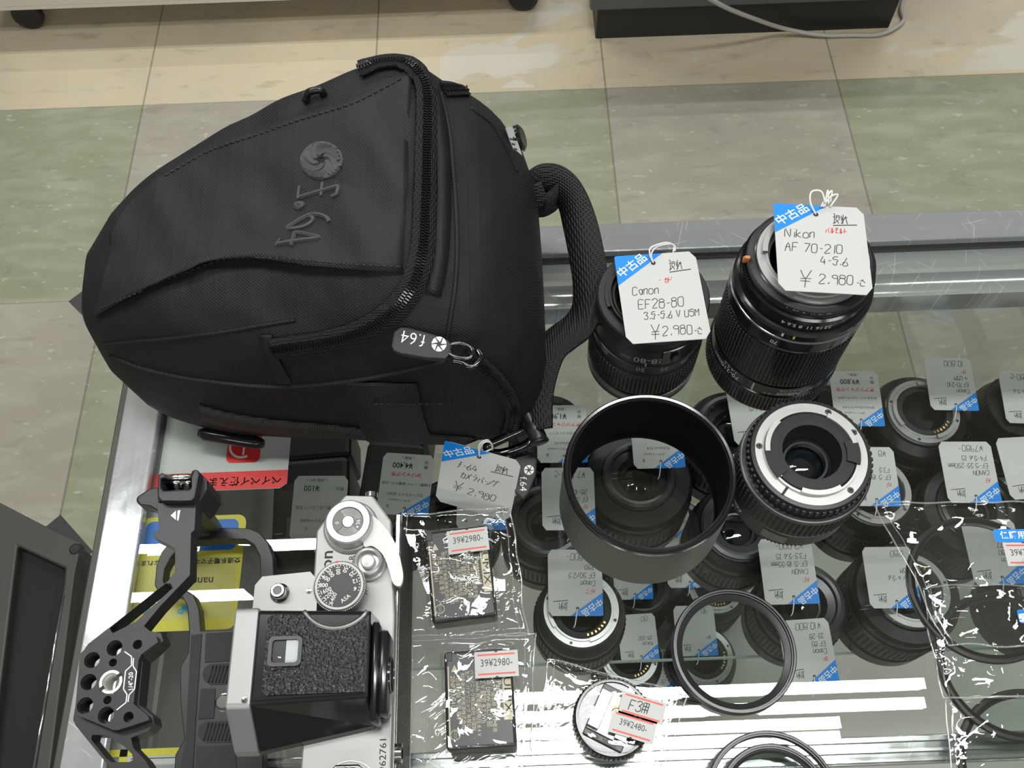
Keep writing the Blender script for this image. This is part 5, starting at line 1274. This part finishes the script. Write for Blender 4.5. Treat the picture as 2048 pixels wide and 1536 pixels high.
# ---------------------------------------------------------------- lenses and flashes inside the case, each with its tag
UP, LOW = -274.8, -532.8           # top of the glass shelf, top of the base deck
GC = 'lenses standing in the glass case'; GT = 'tags on the goods in the glass case'
CBAR = mat('case_lens_black', (.014, .014, .015), .38); CRUB = RUB
SILC = mat('mount_metal', (.66, .66, .65), .22, .6)
def case_lens(label, px, py, ztop, zbase, r, style, rm=None, turn=0.0, xy=None):
    """style: silver = bare bayonet, cap = plastic rear cap, deep = black mount ring"""
    c = at(px, py, ztop); H = ztop-zbase; rm = rm or min(28.5, r-2.5)
    t = thing('camera_lens', label, 'camera lens', (*(xy[:2] if xy else c[:2]), zbase), turn, GC)
    b = B(); b.lathe([(0, 2), (r*.86, 2), (r*.9, 0), (r*.98, 0), (r, 1), (r, H*.22), (r*.97, H*.24), (r*.97, H*.30), (r*.99, H*.31), (r*.99, H*.66), (r*.95, H*.68), (r*.95, H*.82), (r*.90, H*.88), (rm+2.2, H-5), (rm+1.2, H-2.5), (rm, H-2.2)], 64); b.obj('barrel', CBAR, t, auto=35)
    b = B(); knurl(b, r*.985, H*.33, H*.64, 60, 5, .8, .55); b.obj('zoom_grip', CRUB, t)
    if style == 'silver':
        b = B(); b.lathe([(rm, H-2.6), (rm, H), (rm*.86, H), (rm*.85, H+1.6), (rm*.80, H+1.6), (rm*.78, H-2)], 64)
        for k in range(3): b.lathe([(rm*.80, H+1.6), (rm*.90, H+1.6), (rm*.90, H+3), (rm*.80, H+3)], 12, a0=k*2.094, a1=k*2.094+.9, closed=True)
        mo = b.obj('lens_mount', SILC, t, auto=35)
        b = B(); b.lathe([(rm*.79, H), (rm*.62, H+.4), (rm*.56, H-8), (rm*.45, H-16), (0, H-18)], 48); b.obj('rear_baffle', BLKM, t, auto=40)
        for k in range(4): screw(mo, rm*.93*math.cos(k*1.57+.5), rm*.93*math.sin(k*1.57+.5), H, 1.3, k)
        b = B()
        b.use(BRASS)
        for k in range(6): a = -2.1+.16*k; b.box((rm*.70*math.cos(a), rm*.70*math.sin(a), H+1), (2.2, 1.8, 1.4), Matrix.Rotation(a, 3, 'Z'), .3)
        b.obj('contacts', None, t)
    elif style == 'cap':
        b = B(); b.lathe([(rm+1, H-3), (rm+1, H+7), (rm, H+8), (rm*.8, H+8), (rm*.78, H+7.2), (0, H+7.2)], 56); b.obj('rear_cap', BLK, t, auto=35)
        b = B(); knurl(b, rm+.9, H-2, H+7, 48, 1, .7, .5, vfill=.95); b.obj('cap_grip', BLK, t)
    else:
        b = B(); b.lathe([(rm, H-2.6), (rm, H), (rm*.9, H+.6), (rm*.82, H), (rm*.8, H-4), (rm*.6, H-5), (rm*.5, H-14), (0, H-16)], 56); b.obj('lens_mount', mat('dark_mount', (.05, .05, .052), .3, .4), t, auto=35)
        b = B(); b.lathe([(0, H-12), (rm*.25, H-12.4), (rm*.45, H-14)], 36, sharp=False); b.obj('rear_element', mat('lens_glass', (.004, .006, .008), .03), t)
    return t
JUNK = lambda price, cond, l1, l2: (('t', '( 税抜 )', 23, 3.5, 3.2, 'k'), ('t', price, 27, 10.5, 7.2, 'k', .012, .9), ('t', '税', 6.5, 11, 3.4, 'k', .01), ('t', '込', 6.5, 7, 3.4, 'k', .01), ('t', cond, 23, 18.5, 4.4, 'r', .02), ('t', l1, 22, 27, 3.0, 'k'), ('t', l2, 22, 36.5, 3.2, 'k'), ('t', '(キヤノン/canon)', 26, 42, 2.6, 'k'), ('t', 'B', 36, 47.5, 4, 'k'))
def hand(pr, *ls):
    out = list(GENJ); y = 33
    for i, l in enumerate(ls): out.append(('r' if l.startswith('!') else 'p', l.lstrip('!'), 6, y-i*6.6, 4.2))
    return tuple(out)+(('p', pr, 7, 3.5, 5.6),)
def case_tag(label, TL, TR, z, lines, seed, tilt=6.0, string=True, size=None, used=True):
    A_, C_ = at(*TL, z), at(*TR, z); u = C_-A_; w_ = u.length; v = Vector((u.y, -u.x, 0)).normalized()
    n = Vector((0, 0, 1)); v = v*math.cos(math.radians(tilt))+n*math.sin(math.radians(tilt))
    st = [[(0, 0, 0), tuple(u.normalized()*1-v*5+n*1.5), tuple(u.normalized()*2-v*11-n*1), tuple(u.normalized()*3-v*13-n*4)]] if string else None
    return price_tag(label, A_, u, v, dict(lines=lines, used=used), st, GT, (w_, w_*1.22), seed, th=.45)
zt = -190
CASE = [
 # label words, lens: px,py,ztop,zbase,r,style ; tag TL,TR,z ; lines
 ('tag reading ¥9,800 just below the tallest lens', (1694, 812, -192, UP, 36, 'silver'), ((1770, 853), (1671, 852), -188), JUNK('¥9,800', '激アツジャンク市', '中玉キコリ・バルサム切れ', 'EF-S10-22mm F3.5-4.5')),
 ('tag at the far right, second from the right edge', (1880, 792, -190, UP, 41, 'silver'), ((1958, 822), (1862, 820), -186), hand('10,800', 'Canon', 'EF70-210', '4 USM', '!カビ')),
 ('tag cut by the right edge, highest on that edge', (2005, 838, -198, UP, 36, 'cap'), ((2108, 849), (2013, 846), -188), hand('¥2,480-込', '!カビ', 'DC11', '35-80/4-5.6')),
 ('tag reading ¥7980 above the bagged filters', (1930, 950, -198, UP, 42, 'deep'), ((2004, 1006), (1897, 1006), -186), hand('¥7980-', '!AF', 'CANON', 'EF-S 55-250mm', 'F4-5.6 IS')),
 ('red-written tag at the right edge above the bags', (2075, 965, -200, UP, 36, 'deep'), ((2128, 994), (2022, 1000), -187), hand('00-込', '!カビ', '35-45')),
 ('tag half hidden behind the bare-mount lens', (1768, 978, -198, UP, 36, 'silver'), ((1803, 1013), (1700, 1012), -186), hand('¥8', '!AF', 'EF-S 18', 'F3.5')),
 ('tag peeping out between hood and bare-mount lens', (1490, 868, -196, UP, 40, 'deep'), ((1572, 884), (1470, 891), -186), hand('1560', '!カビ', '1-15', '3.5-5.6/S')),
 ('printed tag seen through the far half of the hood', (1300, 962, -205, UP, 47, 'deep'), ((1371, 935), (1268, 938), -190), JUNK('¥6,800', 'ジャンク市', 'キズ クモリ ピント', 'TS-E45mm F2.8')),
 ('tag showing between bag strap and hood', (1118, 880, -205, UP, 34, 'cap'), ((1176, 925), (1075, 926), -188), JUNK('¥1,980', '激アツジャンク市', '中玉キコリ ピント', 'EF35mm F2')),
 ('tag partly behind the left wall of the hood', (1130, 1030, -200, UP, 37, 'deep'), ((1192, 1060), (1085, 1061), -186), hand('¥7,500-込', '!AF', 'EF USM', '28-105')),
 ('tag with red-ruled sticker in front of the hood', (1152, 1192, -205, UP, 36, 'silver'), ((1207, 1232), (1097, 1232), -196), hand('14,800-', '!AF音', 'Canon', 'EF 50/2.5', 'マクロ')),
 ('tag naming 18-55mm right below the bare-mount lens', (1560, 1160, -205, UP, 38, 'deep'), ((1640, 1207), (1531, 1210), -190), hand('¥2,000-', '!AF', 'CANON', 'EF-S 18-55mm', 'F3.5-5.6 IS')),
 ('tag right of the loose filter, reading 10,800', (1612, 1310, -206, UP, 36, 'deep'), ((1679, 1364), (1576, 1371), -192), hand('¥10,800', '!カビ', 'Canon', 'EF 85', '35-28')),
 ('tag left of the bagged filters, red sticker on top', (1752, 1150, -203, UP, 43, 'silver'), ((1843, 1216), (1741, 1217), -190), hand('1280', '!カビ', '1 / 4-5.6', 'ISM')),
 ('tag under the topmost bagged filter', (1985, 1120, -205, UP, 38, 'deep'), ((2058, 1167), (1950, 1172), -192), hand('¥220', 'Canon', '22-80', '35-77')),
 # lower level, on the deck of the base cabinet
 ('pale deep tag in the near left of the hood', (1250, 1050, -462, LOW, 36, 'silver'), ((1277, 1080), (1198, 1082), -455), hand('280', 'Nikon', 'AF')),
 ('pale deep tag in the near right of the hood', (1352, 1050, -462, LOW, 37, 'silver'), ((1388, 1076), (1309, 1086), -455), hand('160', 'Nikon', '35-70')),
 ('pale deep tag half covered by the near hood wall', (1272, 1168, -462, LOW, 36, 'deep'), ((1307, 1198), (1230, 1200), -455), hand('280', 'AF')),
 ('pale deep tag just right of the hood', (1392, 1140, -462, LOW, 37, 'silver'), ((1420, 1175), (1336, 1176), -455), hand('190', 'AF 28')),
 ('pale deep tag between hood and shoe adapter', (1262, 1270, -462, LOW, 36, 'silver'), ((1320, 1321), (1243, 1326), -452), hand('130', 'Nikon', '28-200')),
 ('pale deep tag seen through the loose filter', (1410, 1270, -462, LOW, 36, 'silver'), ((1437, 1311), (1355, 1313), -452), hand('90', 'カビ')),
]
# stand the lenses so that no two touch and none runs into the panes
CL = [[at(px, py, z1).x, at(px, py, z1).y, r, z0] for _, (px, py, z1, z0, r, stl), _t, _l in CASE] + [[*at(962, 1030, -203)[:2], 38, UP]]
for _ in range(400):
    for i in range(len(CL)):
        c = CL[i]; c[1] = min(c[1], 368.5-c[2]); c[1] = max(c[1], (158 if c[3] == UP else 60)+c[2]*.6)
        for j in range(i):
            d = CL[j]
            if c[3] != d[3]: continue
            dx, dy = c[0]-d[0], c[1]-d[1]; q = math.hypot(dx, dy); g = c[2]+d[2]+1.2-q
            if g > 0: c[0] += dx/q*g/2; c[1] += dy/q*g/2; d[0] -= dx/q*g/2; d[1] -= dy/q*g/2
for i, (w_, (px, py, z1, z0, r, stl), (TL, TR, tz), lines) in enumerate(CASE):
    case_lens('lens in the case under the '+w_, px, py, z1, z0, r, stl, turn=i*.7, xy=CL[i])
    case_tag(w_[0].upper()+w_[1:] if False else 'white '+w_ if not w_.startswith('p') else w_, TL, TR, tz+(3 if stl == 'cap' else 0), lines, 40+i, tilt=5 if z0 == UP else 3)
p1 = at(1336, 1392, -515); 
case_tag('faint tag low in the case behind the shoe adapter bag', (1345, 1402), (1262, 1400), -505, hand('30', '28'), 77, tilt=2, string=False)
t = thing('camera_lens', 'lens lying lowest in the case behind the shoe adapter bag', 'camera lens', (*at(1303, 1372, -512)[:2], LOW), 0, GC)
b = B(); b.lathe([(0, 0), (26, 0), (27, 1), (27, 18), (25, 20), (0, 20)], 48); b.obj('barrel', CBAR, t, auto=40)
b = B(); b.lathe([(25.5, 19.5), (25.5, 21), (21, 21), (20.5, 18)], 48); b.obj('lens_mount', SILC, t, auto=40)
# flash guns lying under the bag
def flash(label, px, py, z0, w_, d_, h, rz):
    c = at(px, py, z0+h)
    t = thing('flash_gun', label, 'flash', (c.x, c.y, z0), rz, 'flashes lying in the glass case')
    b = B(); b.box((0, 0, h/2), (w_, d_, h), bev=5); b.obj('body', BLK, t)
    b = B(); b.box((0, d_/2+16, h*.55), (w_*1.05, 34, h*.9), bev=4); hd = b.obj('lamp_head', BLK, t)
    b = B(); b.box((0, d_/2+33, h*.55), (w_*.9, 2.5, h*.7), bev=.8); b.obj('lamp_window', mat('flash_window', (.45, .46, .47), .15), hd)
    b = B(); b.box((0, -d_/2-3, h*.35), (w_*.4, 8, 5), bev=1); b.obj('foot', STEEL, t)
    b = B(); b.box((0, -d_*.2, h+.2), (w_*.6, d_*.3, 1.2), bev=.4); b.obj('display', mat('lcd_grey', (.14, .15, .14), .2), t)
    return t
flash('black flash lying in the case under the tag reading ¥100', 620, 1020, UP, 62, 92, 66, .05)
case_tag('white printed tag reading ¥100 behind the film camera', (688, 1082), (578, 1082), -192, (('t', '( 税抜 ¥91 )', 26, 3.5, 3.2, 'k'), ('t', '¥100', 30, 10.5, 7, 'k', .012, .9), ('t', '税込', 6.5, 11, 3.6, 'k'), ('t', '外装難 使い古しカバー 欠品', 22, 27, 3.2, 'k'), ('t', 'スピードライト420EZ', 22, 38, 3.2, 'k'), ('t', 'C', 32, 45, 4, 'k')), 90, used=True)
flash('black flash lying in the case under the tag reading ¥4,400', 776, 985, UP, 48, 92, 66, -.12)
case_tag('white printed tag reading ¥4,400 between bag and advance lever', (856, 1034), (752, 1027), -192, JUNK('¥4,400', 'SPジャンク市', '外観難しいやけ 破損カバー欠品', 'スピードライト 420EX'), 91)
case_lens('lens in the case under the tag reading ¥24,800', 962, 1030, -203, UP, 38, 'deep', xy=CL[-1])
case_tag('white printed tag reading ¥24,800 under the tag of the bag', (1012, 1060), (912, 1058), -188, JUNK('¥24,800', 'ジャンク市', '中玉キコリ 前玉拭きキズ', 'EF17-55mm F2.8 IS USM'), 92)
# notices stuck under the glass on the left, facing the aisle
def notice(name, label, cat, O, u, v, draw, poly):
    O = Vector(O); t = None
    b = B(); b.use(CARD)
    n_ = Vector((0, 0, 1)); F = lambda a, q: O+u*a+v*q+Vector((0, 0, .25))
    P_ = [O+u*a+v*q for a, q in poly]; k = len(P_); lo = [p-Vector((0, 0, .3)) for p in P_]; hi = [p+Vector((0, 0, .12)) for p in P_]
    b.add(hi+lo, [tuple(range(k)), tuple(range(k, 2*k))[::-1]]+[(i, (i+1) % k, k+(i+1) % k, k+i) for i in range(k)], smooth=False)
    draw(b, F)
    o = b.obj(name, None, None, recalc=False); return tag(o, label, cat, 'notices stuck under the glass')
def ntext(b, s, size, F, x, y, bold=0.0, sx=1.0): place_text(b, s, size, lambda a, q: F(x+a, y-q), 0, 0, 0, bold=bold, sx=sx)
def fillp(b, F, pts): b.add([F(*p) for p in pts], [tuple(range(len(pts)))], smooth=False)
REDP = mat('notice_red', (.72, .03, .03), .5); YEL = mat('notice_yellow', (.62, .55, .04), .5); YEL2 = mat('notice_pale_yellow', (.55, .51, .12), .5); NBL = mat('notice_blue', (.03, .16, .55), .5); GRN = mat('notice_green', (.03, .22, .12), .5); CYN = mat('notice_cyan', (.05, .38, .55), .5)
u_, v_ = Vector((-1, 0, 0)), Vector((0, -1, 0))
ZN = -8.6
O = at(573, 976, ZN); O = Vector((O.x, O.y, ZN))
def d1(b, F):
    b.use(REDP); fillp(b, F, [(0, 3), (4, .2), (78, .2), (78, 11.5), (0, 11.5)])
    b.use(WHT); ntext(b, 'ペイペイ使えます', 6.2, F, 28, 5.6, bold=.015)
    cx, cy = 27.5, 35
    b.use(REDP); fillp(b, F, [(cx+a, cy+q) for a, q in rrect(-10, -18, 10, 18, 3.5, 4)])
    b.use(WHT); b.lathe([(8.2, .0), (6.8, .0)], 30, F(cx+1, cy-7)+Vector((0, 0, .06)), a0=.3, a1=5.2); fillp(b, lambda a, q: F(a, q)+Vector((0, 0, .06)), [(cx-.5, cy-13), (cx+.6, cy-13), (cx+.6, cy+4), (cx-.5, cy+4)])
notice('payment_notice', 'white and red payment notice under the glass beneath the bag buckle', 'notice', O, u_, v_*-1, d1, [(0, 3), (4, 0), (76.5, 0), (76.5, 62), (0, 62)])
O = at(470, 1258, ZN); O = Vector((O.x, O.y, ZN))
def d2(b, F):
    W2, H2 = 60, 66
    b.use(YEL2); fillp(b, F, rrect(2, 6, 58, 42, 3, 3))
    b.use(NBL); fillp(b, lambda a, q: F(a, q)+Vector((0, 0, .03)), rrect(4, 45, 57.5, 63.5, 4, 4))
    b.use(YEL2); st = [(16+(7 if k % 2 == 0 else 3.2)*math.sin(k*PI/5), 55+(7 if k % 2 == 0 else 3.2)*math.cos(k*PI/5)) for k in range(10)]
    G_ = lambda a, q: F(a, q)+Vector((0, 0, .06))
    b.add([G_(16, 55)]+[G_(*p) for p in st], [(0, i+1, (i+1) % 10+1) for i in range(10)], smooth=False)
    b.use(NBL); ntext(b, 'itstar', 3.2, lambda a, q: F(a, q)+Vector((0, 0, .1)), 16, 55)
    b.use(WHT); ntext(b, '交通系', 6, G_, 40, 56)
    b.use(BLACKINK); ntext(b, '交通系電子マネーご利用になれます', 3.6, G_, 31, 39, bold=.02, sx=1.05); ntext(b, 'nanaco', 6.5, G_, 24, 27.5, bold=.01)
    b.use(GRN); fillp(b, G_, circ(39.5, 28, 2.2, 14)); fillp(b, G_, [(46+5.6*math.cos(k*PI/8), 10+3.6*math.sin(k*PI/8)) for k in range(16)]); b.use(WHT); ntext(b, 'oins', 3.4, lambda a, q: F(a, q)+Vector((0, 0, .1)), 46, 10)
    b.use(CYN); fillp(b, G_, rrect(42, 27, 48, 29, .9, 2)); fillp(b, G_, rrect(38, 20, 46, 22, .9, 2)); ntext(b, 'P', 7, G_, 31, 12, bold=.03); fillp(b, G_, circ(27.5, 12.5, 2.2, 12))
notice('payment_notice', 'yellow and blue electronic money notice under the glass inside the camera cage', 'notice', O, u_, v_*-1, lambda b, F: (b.use(YEL), fillp(b, lambda a, q: F(a, q)-Vector((0, 0, .05)), rrect(0, 0, 60, 66, 5, 5)), d2(b, F)), rrect(0, 0, 60, 66, 5, 5))
O = at(520, 1489, ZN); O = Vector((O.x, O.y, ZN))
def d3(b, F):
    b.use(YEL)
    for r_ in ((0, -3.6, 84, 0), (0, -40, 3, 0), (68, -40, 72, 0)): fillp(b, F, [(r_[0], r_[1]), (r_[2], r_[1]), (r_[2], r_[3]), (r_[0], r_[3])])
    b.use(BLACKINK); fillp(b, F, [(3, -5), (66, -5), (66, -4.6), (3, -4.6)]); ntext(b, 'without operating', 4.6, F, 37, -11, sx=.95); ntext(b, 'ください', 5, F, 40, -20)
notice('instruction_notice', 'white notice with yellow border under the bottom of the camera cage', 'notice', O, u_, v_*-1, d3, [(0, 0), (0, -40), (72, -40), (72, 0)])
# ---------------------------------------------------------------- beyond the counter: cart, plinth with cable, cabinet on the left
GALV = mat('cart_paint', (.72, .69, .60), .4, .1, bump=(80, .1, .3))
t = thing('steel_cart', 'steel shelf cart on casters standing at the top left behind the bag', 'cart', (-480, 1760, FZ))
def tp(b, name, m, parent=None, auto=None): return put(b, name, m, parent or t, auto)
b = B(); b.box((-480, 1746, FZ+92), (1136, 395, 26), bev=2); b.box((-480, 1551, FZ+88), (1136, 4, 34), bev=1); deck = tp(b, 'bottom_shelf', GALV)
for x in (-1040, 76):
    b = B(); b.box((x, 1935, FZ+380), (24, 24, 620), bev=2); tp(b, 'post', GALV)
for x in (-955, 52):
    for y in (1585, 1905):
        b = B(); b.lathe([(0, -11), (20, -11), (29, -9), (31, -5), (31, 5), (29, 9), (20, 11), (0, 11)], 40, (x, y, FZ+31), Matrix.Rotation(PI/2, 3, 'X')); cs = tp(b, 'caster_wheel', BLK, None, 35)
        b = B(); b.box((x-13, y, FZ+54), (3, 20, 50), bev=.8); b.box((x, y, FZ+78), (34, 26, 5), bev=1); tp(b, 'caster_fork', STEEL, cs)
        b = B(); b.lathe([(17, -11.6), (13, -12), (13, -11)], 30, (x, y, FZ+31), Matrix.Rotation(PI/2, 3, 'X')); tp(b, 'hub_ring', mat('hub_grey', (.30, .30, .29), .4), cs)
PO = Vector((488, 1640, FZ))
pl = thing('display_plinth', 'black display plinth on the floor at the top centre', 'plinth', PO)
BLP = mat('plinth_black', (.095, .097, .106), .42, bump=(60, .1, .5))
b = B(); b.box((488, 1650, FZ+40), (590, 320, 80), bev=2); put(b, 'toe_board', mat('plinth_toe', (.014, .014, .015), .5), pl)
b = B(); b.box((488, 1640, FZ+250), (622, 320, 345), bev=4); put(b, 'cabinet', BLP, pl)
cb = B(); pts = [at(1400, -14, FZ+220), at(1450, 14, FZ+160), at(1510, 38, FZ+95), at(1570, 55, FZ+28), at(1640, 60, FZ+9), at(1700, 62, FZ+6), at(1760, 60, FZ+6), at(1790, 44, FZ+6), at(1803, 14, FZ+6), at(1822, -40, FZ+6)]
for q in pts[:7]: q.y = min(q.y, 1468)
for q in pts[7:]: q.x = max(q.x, 812)
cb.tube(smooth_path(pts, 8), 4.2, 10)
o = cb.obj('power_cable', mat('cable_grey', (.46, .445, .42), .5)); tag(o, 'grey cable hanging down the black plinth and along the floor', 'cable')
# grey-framed cabinet low on the left of the counter
EZ = -420.0
LO = at(40, 1300, EZ); LO.z = FZ
lc = thing('floor_unit', 'low grey unit with dark recessed top at the lower left edge', 'cabinet', LO)
outl = P2(EZ, [(-140, 925), (0, 1005), (110, 1062), (160, 1084), (158, 1110), (150, 1145), (92, 1600), (-140, 1600)])
rec = P2(EZ, [(35, 1092), (130, 1136), (127, 1170), (66, 1560), (-22, 1560)])
GRY = mat('unit_grey', (.050, .052, .046), .5, .25, var=(30, .12), bump=(200, .15, .2))
b = B(); b.prism(outl, EZ-14, EZ, [rec]); fr = bevel(put(b, 'top_frame', GRY, lc), 2)
b = B(); b.prism(rec, EZ-16, EZ-12); put(b, 'recessed_panel', mat('panel_black', (.007, .007, .0065), .8), lc)
b = B(); b.prism([(x-(x-LO.x)*.02-6, y) for x, y in outl], FZ, EZ-14); put(b, 'body', mat('unit_dark', (.035, .034, .030), .5, var=(20, .2)), lc)
b = B(); r0, r1 = at(127, 1190, EZ), at(66, 1548, EZ); b.tube([Vector((r0.x, r0.y, EZ+.5)), Vector((r1.x, r1.y, EZ+.5))], 1.4, 8); put(b, 'edge_strip', STEEL, fr)
b = B(); q = at(150, 1098, EZ); b.lathe([(0, 1.4), (4.5, 1.2), (6, 0)], 20, (q.x, q.y, EZ)); put(b, 'screw_cap', BLKM, fr)
